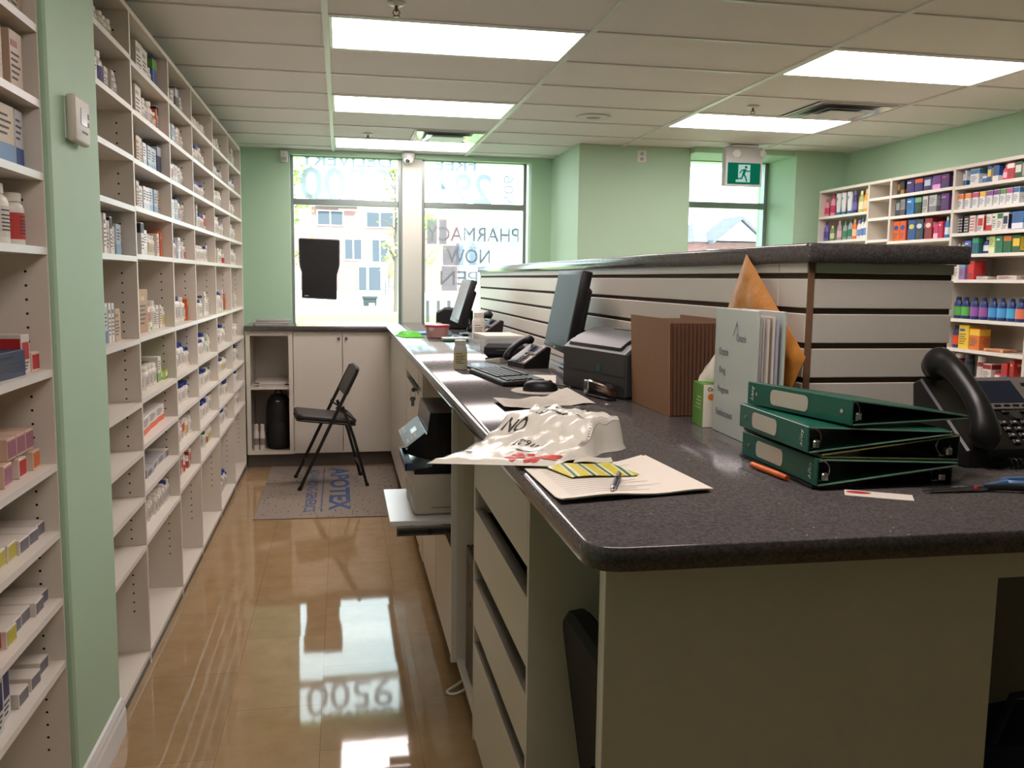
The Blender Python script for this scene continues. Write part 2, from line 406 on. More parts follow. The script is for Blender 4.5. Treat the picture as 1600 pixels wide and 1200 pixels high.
vent(2.815, 4.86, 'square metal air diffuser between the two right-hand lights')
def sprinkler(x, y, label):
    t = thing('fire_sprinkler', label, 'sprinkler', (x, y, HC + .006), 0, 'ceiling sprinkler heads')
    p = MB(); p.lathe([(.034, 0), (.034, -.003), (.026, -.008), (.012, -.01)], 20); p.build('escutcheon', METALW, t)
    p = MB(); p.cyl((0, 0, -.008), (0, 0, -.03), .006, .005, 10)
    for s_ in (-1, 1): p.tube([(s_ * .006, 0, -.022), (s_ * .013, 0, -.034), (s_ * .004, 0, -.048)], .002, 6)
    p.cyl((0, 0, -.046), (0, 0, -.05), .013, .013, 14); p.build('sprinkler_head', M((120, 96, 70), .35, metal=.8, name='sprinkler_brass'), t)
sprinkler(.206, 3.40, 'sprinkler head nearest the camera, above the near aisle light')
sprinkler(.193, 6.43, 'sprinkler head before the farthest aisle light')
sprinkler(2.29, 4.86, 'sprinkler head beside the right-hand air diffuser')
t = thing('ceiling_speaker', 'round flush ceiling speaker with perforated grille right of the aisle lights', 'speaker', (1.514, 5.41, HC + .004))
p = MB(); p.lathe([(.105, .002), (.105, -.004), (.095, -.007), (.09, -.005)], 32); p.build('speaker_rim', METALW, t)
p = MB(); p.lathe([(.09, -.004), (.0, -.006)], 32); p.build('speaker_grille', M((176, 172, 166), .6, bump=.6, bscale=900, name='speaker_grille'), t)
t = thing('dome_camera', 'small white dome security camera over the column between the windows', 'security camera', (.535, 7.30, HC))
p = MB(); p.lathe([(.052, 0), (.052, -.03), (.045, -.036)], 24); p.build('camera_base', METALW, t)
p = MB(); p.lathe([(.044, -.034), (.042, -.055), (.03, -.075), (.0, -.084)], 24); p.build('camera_dome', METALW, t)
p = MB(); p.lathe([(.0, .014), (.012, .01), (.016, 0)], 16, T=Tr(-.008, -.033, -.062) @ Rx(math.radians(65))); p.build('camera_lens', BLACKG, t)
t = thing('motion_sensor', 'small white motion sensor high on the green wall left of the window', 'motion sensor', (-.425, YF - .001, 2.30))
p = MB(); p.box(-.028, .028, -.04, 0, 0, .088, bev=.008, seg=2); p.build('sensor_body', METALW, t)
p = MB(); p.box(-.02, .02, -.042, -.039, .01, .04, bev=.001); p.box(-.003, .003, -.042, -.0395, .055, .06, m=1); p.build('sensor_lens', [LGREY, INK], t)
t = thing('wall_outlet', 'white duplex outlet high on the green pier', 'outlet', (2.19, 6.479, 2.29))
p = MB(); p.box(-.034, .034, -.006, 0, 0, .085, bev=.002); p.build('outlet_plate', METALW, t)
for z in (.024, .061):
    p = MB(); p.box(-.013, .013, -.009, -.005, z - .012, z + .012, bev=.003)
    p.box(-.006, -.004, -.0093, -.0088, z - .004, z + .006, m=1); p.box(.004, .006, -.0093, -.0088, z - .004, z + .006, m=1); p.build('outlet_socket', [LGREY, INK], t)

# exit sign, hanging from the ceiling before the right window
t = thing('exit_sign', 'green running man exit sign with two emergency lamps below the ceiling', 'exit sign', (2.865, 6.22, HC))
p = MB(); p.box(-.10, .10, -.05, .05, -.012, 0, bev=.003); p.build('ceiling_canopy', METALW, t)
p = MB(); p.box(-.142, .142, -.035, .035, -.288, -.012, bev=.006, seg=2); p.build('sign_housing', M((208, 208, 206), .4, name='sign_housing'), t)
GRN = emit((16, 122, 92), .55, 'exit_green_lit'); PAL = emit((176, 214, 200), .75, 'exit_pale_lit')
p = MB(); p.box(-.125, .125, -.0375, -.0345, -.276, -.126)
p.build('sign_face', GRN, t, smooth=False)
p = MB(); p.box(-.045, .047, -.0385, -.0372, -.262, -.138); p.box(-.062, -.045, -.0385, -.0372, -.262, -.245); p.build('door_symbol', PAL, t, smooth=False)
p = MB(); yq = -.0392
def seg2(a, c, wdt):
    a = Vector((a[0], yq, a[1])); c = Vector((c[0], yq, c[1])); d = (c - a).normalized(); n_ = Vector((-d.z, 0, d.x)) * wdt / 2
    q = [a - n_ - d * wdt * .3, c - n_ + d * wdt * .3, c + n_ + d * wdt * .3, a + n_ - d * wdt * .3]
    p.add(q + [v + Vector((0, .0008, 0)) for v in q], [(0, 1, 2, 3), (7, 6, 5, 4), (0, 4, 5, 1), (1, 5, 6, 2), (2, 6, 7, 3), (3, 7, 4, 0)])
p.cyl((.014, yq, -.156), (.014, yq + .0008, -.156), .010, n=18)
for a, c, wd in (((.006, -.176), (-.004, -.206), .02), ((.008, -.174), (.026, -.186), .009), ((.026, -.186), (.044, -.182), .008), ((.0, -.174), (-.02, -.180), .009), ((-.02, -.180), (-.032, -.198), .008),
                 ((-.002, -.206), (.012, -.226), .011), ((.012, -.226), (.022, -.256), .010), ((-.006, -.208), (-.018, -.236), .011), ((-.018, -.236), (-.052, -.238), .009)): seg2(a, c, wd)
p.build('running_figure', GRN, t, smooth=False)
for x in (-.062, .132):
    p = MB(); Tm = Tr(x, -.036, -.062) @ Rx(PI / 2) @ Ry(math.radians(-20 if x < 0 else 25))
    p.lathe([(.026, 0), (.03, .012), (.028, .018)], 20, T=Tm); p.lathe([(.026, .0165), (.012, .008), (.0, .006)], 20, m=1, T=Tm)
    p.build('emergency_lamp', [METALW, STEEL], t)

# thermostat on the pier
t = thing('thermostat', 'white wall thermostat with small grey display on the green pier', 'thermostat', (PX, 2.565, 1.755))
p = MB(); p.box(0, .006, -.062, .062, .006, .112, bev=.002); p.build('wall_plate', METALW, t)
p = MB(); p.box(.006, .03, -.068, .07, 0, .118, bev=.009, seg=3); p.build('thermostat_body', M((222, 214, 200), .45, name='thermostat_plastic'), t)
p = MB(); p.box(.0295, .0312, -.02, .036, .048, .09, bev=.0005); p.build('display_screen', M((150, 158, 152), .2, name='lcd_grey'), t)
p = MB(); p.box(.0295, .0325, .046, .06, .072, .084, bev=.001); p.box(.0295, .0325, .046, .06, .05, .062, bev=.001); p.build('button', LGREY, t)
p = MB()
for k in range(5): p.box(.0298, .0304, -.01 + k * .011, -.004 + k * .011, .028, .034)
p.build('button_print', INK, t, smooth=False)

# ------------------------------------------------------------------ counter and its ledge
def rounded(poly, rads, n=8):
    out = []
    for i, p_ in enumerate(poly):
        r = rads.get(i, 0)
        if not r: out.append(p_); continue
        a = Vector(poly[i - 1]); b_ = Vector(p_); c = Vector(poly[(i + 1) % len(poly)])
        u = (a - b_).normalized(); v = (c - b_).normalized()
        for k in range(n + 1):
            t_ = k / n; p0 = b_ + u * r; p1 = b_ + v * r
            q = p0 * (1 - t_) ** 2 + b_ * (2 * t_ * (1 - t_)) + p1 * t_ ** 2; out.append(tuple(q))
    return out
CT, CB = 1.058, 1.023
CX = .33
SX = 1.02       # slatwall face
poly = [(-.695, 6.76), (CX, 6.76), (CX, 1.14), (2.3, 1.14), (2.3, 1.98), (1.392, 1.98), (1.392, 1.848), (SX - .002, 1.848), (SX - .002, 6.72), (1.70, 6.72), (1.70, 7.349), (-.695, 7.349)]
poly = rounded(poly, {2: .055})
b = MB(); b.prism(poly, CB, CT, bev=.002)
tag(b.build('worktop', QUARTZ, ang=50), 'dark grey speckled quartz L-shaped worktop with rounded near corner', 'worktop')
# window sill of the same stone
b = MB(); b.box(W0, .47, YF + .001, YG - .032, CB, CT); b.box(.47, .67, YF + .001, YF + .018, CB, CT); b.box(.67, W1, YF + .001, YG - .032, CB, CT); struct(b.build('trim_window_sill', QUARTZ, smooth=False))

LY0, LY1, LX1 = 1.852, 6.70, 1.385
SLAT = M((214, 207, 194), .4, noise=.04, nscale=120, name='slatwall_laminate')
CHIP = M((126, 92, 66), .85, noise=.25, nscale=300, name='raw_particle_board')
SLOT = M((74, 58, 46), .8, name='slat_groove')
t = thing('slatwall_counter_ledge', 'raised slatwall partition with dark stone ledge standing on the worktop', 'partition', (0, 0, 0))
SP = .0782; Z0 = 1.436  # centre of the top groove
def slat_panel(name, axis, lo, hi, at):
    p = MB(); zs = [Z0 - SP * k for k in range(5)]; g = .0065
    edges = [1.466] + [z for z0 in zs for z in (z0 + g, z0 - g)] + [CT + .001]
    for k in range(0, len(edges), 2):
        z1, z0 = edges[k], edges[k + 1]
        if axis == 'x': p.box(at, at + .014, lo, hi, z0, z1, bev=.0015)
        else: p.box(lo, hi, at, at + .014, z0, z1, bev=.0015)
    for z0 in zs:
        if axis == 'x': p.box(at + .009, at + .014, lo, hi, z0 - g, z0 + g, m=1)
        else: p.box(lo, hi, at + .009, at + .014, z0 - g, z0 + g, m=1)
    return p.build(name, [SLAT, SLOT], t)
slat_panel('slat_panel', 'x', LY0 + .135, LY1, SX)
slat_panel('slat_panel', 'x', LY0 + .004, LY0 + .133, SX)
slat_panel('end_slat_panel', 'y', SX + .018, LX1, LY0)
p = MB(); p.box(SX + .002, SX + .0165, LY0 - .001, LY0 + .003, CT + .001, 1.466); p.build('raw_board_edge', CHIP, t, smooth=False)
p = MB(); p.box(SX + .0145, LX1, LY0 + .0145, LY1 - .002, CT + .001, 1.4655); p.build('partition_core', WHITE, t, smooth=False)
p = MB(); p.prism(rounded([(SX - .012, LY0 - .02), (LX1 + .03, LY0 - .02), (LX1 + .03, LY1 + .02), (SX - .012, LY1 + .02)], {0: .012, 1: .012}), 1.4665, 1.508, bev=.003); p.build('stone_ledge', QUARTZ, t, ang=50)

# ------------------------------------------------------------------ base cabinets
FX = .362
def knob(parent, x, y, z, d=(0, -1, 0)):
    p = MB(); v = Vector(d); o = Vector((x, y, z)); p.cyl(o, o + v * .016, .005, n=10); p.cyl(o + v * .014, o + v * .024, .012, .011, n=16); p.build('knob', STEEL, parent)
# far run under the windows
t = thing('base_cabinet', 'white two-door base cabinet with open cubby under the left window', 'cabinet', (0, 6.80, 0))
p = MB()
p.box(-.69, -.672, .018, .53, .10, CB - .001); p.box(-.372, -.354, .018, .53, .10, CB - .001); p.box(.40, .418, .018, .53, .10, CB - .001)
p.box(-.69, .418, .018, .53, .10, .118); p.box(-.69, .418, .018, .53, CB - .02, CB - .001); p.box(-.69, .418, .53, .54, .10, CB - .001)
p.box(-.69, -.660, 0, .018, .10, CB - .001); p.box(-.385, -.354, 0, .018, .10, CB - .001); p.box(-.66, -.385, 0, .018, .985, CB - .001); p.box(-.66, -.385, 0, .018, .10, .125)
p.build('carcass', WHITE, t, smooth=False)
p = MB(); p.box(-.671, -.373, .019, .529, .585, .602); p.build('shelf', WHITE, t, smooth=False)
for x0, x1, kx in ((-.350, .005, -.02), (.009, .414, .036)):
    p = MB(); p.box(x0, x1, 0, .017, .105, CB - .006, bev=.001); d = p.build('door', WHITE, t); knob(d, kx, 0, .965)
p = MB(); p.box(-.69, .43, .035, .05, 0, .10); p.build('toe_kick', VINYL, t, smooth=False)

# corner and drawer stack of the right run
JR = M((134, 126, 116), .5, name='finger_pull_channel')
def carcass(t, y0, y1, z0=.10, z1=CB - .001, x0=FX + .018, x1=.98, back=True, top=False):
    p = MB(); p.box(x0, x1, y0, y0 + .017, z0, z1); p.box(x0, x1, y1 - .017, y1, z0, z1); p.box(x0, x1, y0 + .017, y1 - .017, z0, z0 + .017)
    if back: p.box(x1 - .01, x1, y0 + .017, y1 - .017, z0 + .017, z1)
    if top: p.box(x0, x1, y0 + .017, y1 - .017, z1 - .017, z1)
    return p.build('carcass', WHITE, t, smooth=False)
def toe(t, y0, y1):
    p = MB(); p.box(.432, .445, y0, y1, 0, .10); p.build('toe_kick', VINYL, t, smooth=False)
def drawer(t, y0, y1, z0, z1, pull=True, dep=.5, div=3):
    p = MB(); p.box(FX, FX + .017, y0, y1, z0, z1, bev=.001); d = p.build('drawer', WHITE, t)
    if pull:
        p = MB(); p.box(FX + .0005, FX + .02, y0 + .003, y1 - .003, z1 + .0005, z1 + .003); p.box(FX + .017, FX + .0285, y0 + .003, y1 - .003, z1 - .03, z1 + .0005); p.build('drawer_rim', JR, d, smooth=False)
        p = MB(); e = FX + .018
        p.box(e, e + dep, y0 + .022, y0 + .03, z0 + .02, z1 - .005); p.box(e, e + dep, y1 - .03, y1 - .022, z0 + .02, z1 - .005); p.box(e, e + dep, y0 + .03, y1 - .03, z0 + .015, z0 + .02)
        for k in range(1, div + 1):
            y = y0 + (y1 - y0) * k / (div + 1); p.box(e + .012, e + dep, y - .003, y + .003, z0 + .02, z1 - .004)
        p.build('drawer_box', M((104, 96, 86), .6, name='drawer_box_grey'), d, smooth=False)
t = thing('corner_cabinet', 'tall white filler cabinet in the corner beside the far drawers', 'cabinet')
carcass(t, 5.12, 6.74, back=True)
p = MB(); p.box(FX, FX + .017, 5.12, 6.74, .105, CB - .006, bev=.001); p.build('front_panel', WHITE, t)
toe(t, 5.12, 6.74)
t = thing('drawer_cabinet', 'white drawer cabinet just beyond the printer, keys hanging beside it', 'cabinet')
carcass(t, 4.28, 5.11); drawer(t, 4.30, 5.09, .905, 1.005, True); drawer(t, 4.30, 5.09, .60, .86, True); drawer(t, 4.30, 5.09, .12, .57, False); toe(t, 4.28, 5.11)
t = thing('locker_cabinet', 'narrow white locked cabinet beside the printer bay, keys in its lock', 'cabinet')
carcass(t, 4.07, 4.27)
p = MB(); p.box(FX, FX + .017, 4.075, 4.265, .105, CB - .006, bev=.001); d = p.build('door', WHITE, t)
p = MB(); p.cyl((FX, 4.15, .905), (FX - .014, 4.15, .905), .011, n=16); p.build('lock', STEEL, d)
toe(t, 4.07, 4.27)
k = thing('key_bunch', 'small bunch of silver keys hanging from the cabinet lock', 'keys', (FX - .026, 4.15, .905))
p = MB(); p.box(-.005, .012, -.001, .001, -.004, .004); p.cyl((-.008, -.0011, 0), (-.008, .0011, 0), .011, n=14); p.build('key', STEEL, k)
p = MB(); p.tube([(-.012 + .013 * math.cos(a), .004, -.022 + .013 * math.sin(a)) for a in [i * PI / 8 for i in range(16)]], .0012, 6, closed=True); p.build('key_ring', STEEL, k)
for dx, dy in ((-.004, .0), (.004, .006)):
    p = MB(); p.cyl((-.012 + dx, dy, -.044), (-.012 + dx, dy + .002, -.044), .010, n=14); p.box(-.0155 + dx, -.0085 + dx, dy, dy + .002, -.078, -.052); p.build('key', STEEL, k)

# printer bay
t = thing('printer_cabinet', 'open white cabinet bay holding the laser printer on its pull-out shelf', 'cabinet')
carcass(t, 2.955, 4.06)
for y0, y1 in ((2.98, 3.47), (3.485, 4.045)):
    drawer(t, y0, y1, .12, .50, True, div=1)
toe(t, 2.955, 4.06)
p = MB(); p.box(FX, FX + .018, 2.955, 2.973, .10, CB - .001); p.build('panel_edge', WEDGE, t, smooth=False)
p = MB(); p.box(.158, .86, 3.03, 3.51, .571, .588, bev=.001); tray = p.build('pull_out_shelf', M((232, 232, 230), .3, name='white_laminate_bright'), t)
for y in (3.004, 3.514):
    p = MB(); p.box(.18, .86, y, y + .022, .542, .570); p.box(.185, .37, y - .003, y, .549, .563, m=1); p.box(.285, .30, y - .005, y - .003, .547, .565, m=2); p.box(.277, .308, y - .005, y - .003, .554, .559, m=2)
    p.build('slide_rail', [M((120, 124, 126), .3, metal=.9, name='slide_steel'), M((70, 72, 74), .3, metal=.8, name='slide_inner'), BLACK], tray, smooth=False)

t = thing('laser_printer', 'black and beige multifunction laser printer on the pull-out shelf', 'printer', (.246, 3.085, .5895)); t.scale = (1, .98, .9)
BEI = M((190, 182, 168), .5, noise=.03, nscale=200, name='printer_beige')
p = MB(); p.box(0, .40, 0, .42, .006, .165, bev=.006, seg=2); p.box(.012, .39, .01, .41, 0, .006); body = p.build('printer_body', BEI, t)
p = MB(); p.box(-.003, .001, .012, .408, .012, .072, bev=.001); p.build('paper_tray', M((176, 168, 154), .5, name='tray_beige'), body)
p = MB(); p.box(.06, .16, -.0012, .0, .030, .032); p.box(.24, .38, -.0012, 0, .012, .026); p.build('vent_slot', DGREY, body, smooth=False)
p = MB()
prof = [(0, .165), (0, .185), (.06, .192), (.07, .215), (.005, .235), (-.02, .245), (-.028, .262), (.045, .325), (.055, .405), (.40, .405), (.40, .165)]
p.prism(prof, 0, .42, T=Tr(0, .42, 0) @ Rx(PI / 2)); p.build('scanner_unit', BLACKG, t, ang=25)
A_ = Vector((-.028, 0, .264)); B_ = Vector((.044, 0, .3265)); d_ = (B_ - A_).normalized(); n_ = Vector((-d_.z, 0, d_.x))
Tp = Matrix((d_, Vector((0, 1, 0)), n_)).transposed().to_4x4(); Tp.translation = A_
p = MB(); p.box(.004, .09, .015, .40, 0.0005, .004, bev=.001, T=Tp)
pan = p.build('control_panel', M((120, 126, 134), .35, metal=.3, name='control_panel_grey'), t)
p = MB(); p.box(.045, .07, .15, .24, .0035, .005, T=Tp); p.build('display_screen', M((206, 216, 222), .15, name='lcd_pale'), pan, smooth=False)
p = MB()
for i in range(3):
    for j in range(4): p.box(.015 + i * .017, .025 + i * .017, .05 + j * .02, .063 + j * .02, .0035, .0055, T=Tp)
for j in range(6): p.box(.015, .028, .25 + j * .022, .264 + j * .022, .0035, .0055, T=Tp)
p.build('keypad', LGREY, pan, smooth=False)
p = MB(); p.box(-.03, .05, .04, .36, .170, .178, bev=.002); p.box(-.03, -.022, .04, .36, .178, .198); p.box(-.028, .0, .04, .048, .176, .20); p.box(-.028, 0, .352, .36, .176, .20)
p.build('manual_feed_tray', M((60, 72, 96), .35, name='tray_blue_grey'), t)

# near drawer unit and the open bay with the computer
t = thing('drawer_cabinet', 'near white drawer cabinet with half-open drawers under the bag', 'cabinet')
p = MB(); p.box(FX, .98, 1.69, 1.707, .10, CB - .001); p.cyl((.47, 1.6895, .70), (.47, 1.6905, .70), .006, n=12, m=1); p.build('end_panel', [WHITE, PINHOLE], t, smooth=False)
p = MB(); p.box(FX, .98, 2.423, 2.44, .10, CB - .001); p.box(FX + .018, .98, 1.707, 2.423, .10, .115); p.box(.97, .98, 1.707, 2.423, .115, CB - .001); p.build('carcass', WHITE, t, smooth=False)
for z0, z1 in ((.12, .395), (.445, .577), (.637, .782), (.846, .99)): drawer(t, 1.711, 2.42, z0, z1, z1 < .9, div=3)
toe(t, 1.69, 2.44)
t = thing('open_cabinet', 'open white bay with a computer tower between drawers and printer', 'cabinet')
p = MB(); p.box(FX + .02, .98, 2.445, 2.95, .10, .117); p.box(.97, .98, 2.445, 2.95, .117, CB - .001); p.build('carcass', WHITE, t, smooth=False); toe(t, 2.445, 2.95)
t = thing('computer_tower', 'dark computer tower standing in the open bay beneath the counter', 'computer', (.40, 2.67, .1175))
p = MB(); p.box(.012, .43, 0, .19, .008, .43, bev=.004)
for y in (.02, .15): p.box(.03, .40, y, y + .02, 0, .008)
p.build('tower_case', M((50, 42, 36), .45, name='dark_brown_case'), t)
p = MB(); p.box(0, .012, 0, .19, .008, .43, bev=.003); p.box(-.001, .0, .02, .17, .36, .385, m=1); p.box(-.001, 0, .02, .17, .31, .335, m=1); p.cyl((0, .095, .26), (-.002, .095, .26), .01, n=14, m=1); p.build('tower_front', [BLACK, DGREY], t)
p = MB(); p.tube([(.412, 2.962, .085), (.406, 2.962, .05)] + [(.412 - .066 * math.sin(a), 2.93 + .034 * math.cos(a), .0065 + .03 * (1 - math.sin(a)) ** 2) for a in [PI * (i + .5) / 14 for i in range(14)]] + [(.406, 2.898, .05), (.412, 2.898, .085)], .005, 8)
tag(p.build('white_cable', METALW), 'loop of white cable on the floor below the computer bay', 'cable')

# near counter end: supporting panel, recess, rail
t = thing('counter_end_panel', 'wide white support panel under the near end of the counter', 'panel', (0, 1.20, 0))
p = MB(); p.box(.372, 1.012, 0, .018, 0, CB - .001); p.box(.372, .395, .018, .036, 0, CB - .001); p.build('panel_board', WHITE, t, smooth=False)
p = MB(); p.box(.370, .372, 0, .017, 0, CB - .001); p.build('edge_strip', WEDGE, t, smooth=False)
p = MB(); p.box(1.012, 2.28, 0, .018, .963, CB - .001); p.build('rail', WHITE, t, smooth=False)
p = MB(); p.box(1.0, 1.018, .018, .64, 0, .96); p.box(1.018, 2.28, .622, .64, 0, .96, m=1); p.build('side_board', [WHITE, M((120, 112, 102), .5, name='shade_tinted_laminate')], t, smooth=False)  # recess back board: its shade is put into the darker colour
# dark scuff left by a chip in the laminate
p = MB(); p.prism([(.62, .968), (.628, .966), (.632, .978), (.629, .99), (.6265, .978)], 0, .0004, T=Tr(0, 1.1998, 0) @ Rx(PI / 2)); p.build('scuff_mark', BLACK, bpy.data.objects['counter_end_panel'], smooth=False)

# office chair in the knee space
t = thing('office_chair', 'black office chair pushed into the knee space behind the end panel', 'office chair', (.70, 1.46, 0))
FAB = M((34, 31, 32), .8, bump=.3, bscale=500, name='black_chair_fabric')
def rrect(w_, h_, r, n=6):
    return rounded([(-w_ / 2, -h_ / 2), (w_ / 2, -h_ / 2), (w_ / 2, h_ / 2), (-w_ / 2, h_ / 2)], {0: r, 1: r, 2: r, 3: r}, n)
p = MB(); p.prism(rrect(.40, .38, .08), -.025, .025, T=Tr(-.235, 0, .60) @ Ry(math.radians(82)) @ Rz(0), bev=.012); p.build('backrest', FAB, t)
p = MB(); p.prism(rrect(.42, .40, .07), .40, .46, bev=.02); p.build('seat', FAB, t)
p = MB(); p.tube([(-.255, 0, .55), (-.27, 0, .42), (-.2, 0, .385), (-.05, 0, .385)], .014, 8); p.build('back_support', BLACK, t)
p = MB(); p.cyl((0, 0, .10), (0, 0, .40), .024, n=14); p.build('gas_stem', BLACK, t)
for k_ in range(5):
    a = 2 * PI * k_ / 5 + .3; p = MB(); p.tube([(0, 0, .10), (.19 * math.cos(a), .19 * math.sin(a), .075)], [.02, .012], 8); leg = p.build('leg', BLACK, t)
    p = MB(); c = Vector((.19 * math.cos(a), .19 * math.sin(a), .027)); s_ = Vector((-math.sin(a), math.cos(a), 0)); p.cyl(c - s_ * .018, c + s_ * .018, .027, n=14); p.build('caster', BLACK, leg)
# navy bag in the recess
t = thing('tote_bag', 'navy blue fabric bag on the floor in the right recess', 'bag', (1.38, 1.56, 0))
NAVY = M((30, 38, 66), .8, bump=.4, bscale=300, noise=.15, nscale=30, name='navy_fabric')
p = MB(); p.lathe([(.0, 0), (.14, 0), (.17, .06), (.175, .28), (.16, .44), (.13, .51), (.05, .53), (0, .525)], 20); 
for v_i, v in enumerate(p.v): p.v[v_i] = (v[0] * 1.0, v[1] * .62, v[2] + .02 * math.sin(9 * v[0]) * (v[2] > .3))
p.build('bag_body', NAVY, t)
p = MB(); p.tube([(-.09, -.05, .50), (-.06, -.06, .60), (.03, -.06, .61), (.09, -.05, .50)], .008, 8); p.build('handle', NAVY, t)

# ------------------------------------------------------------------ floor mat and folding chair
t = thing('floor_mat', 'grey speckled floor mat printed with a blue company name', 'floor mat', (0, 0, 0))
MATM = bpy.data.materials.new('speckled_mat'); MATM.use_nodes = True; nt = MATM.node_tree; pb = nt.nodes['Principled BSDF']; pb.inputs['Roughness'].default_value = .9
tc = nt.nodes.new('ShaderNodeTexCoord'); mp = nt.nodes.new('ShaderNodeMapping'); mp.inputs['Scale'].default_value = (75, 26, 26); nz = nt.nodes.new('ShaderNodeTexNoise'); nz.inputs['Scale'].default_value = 1; nz.inputs['Detail'].default_value = 1
rp = nt.nodes.new('ShaderNodeValToRGB'); el = rp.color_ramp.elements; el[0].position = .28; el[0].color = lin((62, 58, 58)) + (1,); el[1].position = .36; el[1].color = lin((140, 128, 116)) + (1,)
nt.links.new(tc.outputs['Object'], mp.inputs[0]); nt.links.new(mp.outputs[0], nz.inputs['Vector']); nt.links.new(nz.outputs['Fac'], rp.inputs[0]); nt.links.new(rp.outputs[0], pb.inputs['Base Color'])
p = MB(); p.prism([(-.518, 5.31), (.335, 5.285), (.40, 6.72), (-.52, 6.82)], .0005, .006, bev=.002); p.build('mat_sheet', MATM, t)
BLUEP = M((58, 84, 128), .8, name='blue_print')
p = MB(); text(p, 'APOTEX', (-.02, 6.08, .0065), (0, -1, 0), (1, 0, 0), 1.24, .135, bold=.03, th=.0003); text(p, 'ADVANCING GENERICS', (-.20, 6.05, .0065), (0, -1, 0), (1, 0, 0), 1.22, .07, th=.0003, bold=.01)
p.box(-.135, -.128, 5.46, 6.72, .006, .0067); p.build('printed_lettering', BLUEP, t, smooth=False)

t = thing('folding_chair', 'black metal folding chair with padded seat on the mat', 'chair', (-.09, 6.23, .0065), .11)
CH = M((24, 22, 22), .35, name='black_chair_enamel'); PAD = M((46, 40, 38), .5, bump=.2, bscale=300, name='black_vinyl_pad')
# the chair faces left (-x); two side frames at +-y
yw = .20
p = MB(); T_ = Tr(-.015, 0, 0)
seat = rounded([(-.21, -.19), (.19, -.175), (.19, .175), (-.21, .19)], {0: .05, 1: .04, 2: .04, 3: .05}, 6)
Ts = Tr(-.02, 0, .455) @ Ry(math.radians(7)); p.prism(seat, -.005, .03, bev=.01, T=Ts); p.build('seat', PAD, t)
p = MB(); p.prism(seat, -.018, -.005, bev=.003, T=Ts); p.build('seat_pan', CH, t)
for s_ in (-1, 1):
    p = MB(); p.tube([(-.215, s_ * yw, .006), (-.02, s_ * yw, .41), (.145, s_ * yw, .74), (.175, s_ * (yw - .01), .80)], .0115, 10); lg = p.build('front_leg', CH, t)
    p = MB(); p.cyl((-.218, s_ * yw, -.001), (-.208, s_ * yw, .022), .0145, n=12); p.build('rubber_foot', BLACK, lg)
    p = MB(); p.tube([(.235, s_ * (yw - .028), .006), (.15, s_ * (yw - .028), .33), (.105, s_ * (yw - .028), .47), (.075, s_ * (yw - .028), .55)], .0105, 10); lg = p.build('rear_leg', CH, t)
    p = MB(); p.cyl((.238, s_ * (yw - .028), -.001), (.232, s_ * (yw - .028), .022), .0135, n=12); p.build('rubber_foot', BLACK, lg)
    p = MB(); p.tube([(.155, s_ * (yw - .014), .46), (.03, s_ * (yw - .014), .545), (.045, s_ * (yw - .012), .56)], .006, 8); p.build('folding_link', CH, t)
p = MB(); p.tube([(.13, -(yw - .028), .40), (.13, yw - .028, .40)], .009, 8); p.tube([(.20, -(yw - .028), .13), (.20, yw - .028, .13)], .008, 8); p.tube([(-.15, -yw, .14), (-.15, yw, .14)], .008, 8); p.build('crossbar', CH, t)
p = MB()
bk = rounded([(-.19, 0), (.19, 0), (.19, .21), (-.19, .21)], {0: .03, 1: .03, 2: .07, 3: .07}, 6)
Tb = Tr(.094, 0, .625) @ Rz(-PI / 2) @ Rx(PI / 2 - math.radians(26)); p.prism(bk, -.012, .012, bev=.008, T=Tb); p.build('backrest', PAD, t)

# ------------------------------------------------------------------ things on the worktop
WT = CT + .0006
def mono_bottle(h, r, cap, body, neck=.75, lab=None, lines=True):
    """returns body, cap, label meshes builders"""
    bdy = MB(); bdy.lathe([(r * .92, 0), (r, .003), (r, h * .68), (r * .93, h * .76), (r * neck, h * .82), (r * neck, h * .84)], 20)
    cp = MB(); cr = r * neck + .003; cp.lathe([(cr, h * .83), (cr, h * .985), (cr * .93, h), (0, h)], 20)
    lb = MB(); lb.lathe([(r + .0004, h * .12), (r + .0004, h * .62)], 20)
    if lines:
        for k, z in enumerate((.54, .46, .40, .34, .28, .22)):
            a0, a1 = -2.4, -2.4 + (1.2, 1.7, 1.4, 1.6, 1.1, 1.5)[k]
            for sgn in (0, 1.9):
                n = 6; v = []
                for i in range(n + 1):
                    a = a0 + sgn + (a1 - a0) * i / n * .8
                    for zz in (h * z, h * z + h * .022): v.append(((r + .0007) * math.cos(a), (r + .0007) * math.sin(a), zz))
                lb.add(v, [(2 * i, 2 * i + 2, 2 * i + 3, 2 * i + 1) for i in range(n)], 1)
    return bdy, cp, lb
HDPE = M((226, 222, 210), .35, name='white_hdpe'); LAB = M((238, 232, 218), .5, name='bottle_label')
def counter_bottle(loc, h, r, label, labc, capc=HDPE):
    t = thing('pill_bottle', label, 'bottle', loc)
    a, c, l = mono_bottle(h, r, capc, HDPE)
    a.build('bottle_body', HDPE, t); c.build('cap', capc, t); l.build('paper_label', [labc, INK], t, smooth=False)
    return t
counter_bottle((.468, 3.56, WT), .118, .027, 'white pill bottle with yellow-white label alone on the counter edge', M((226, 216, 170), .5, name='cream_label'))
counter_bottle((.79, 5.20, WT), .168, .038, 'large white pill bottle behind, before the far telephone', LAB)

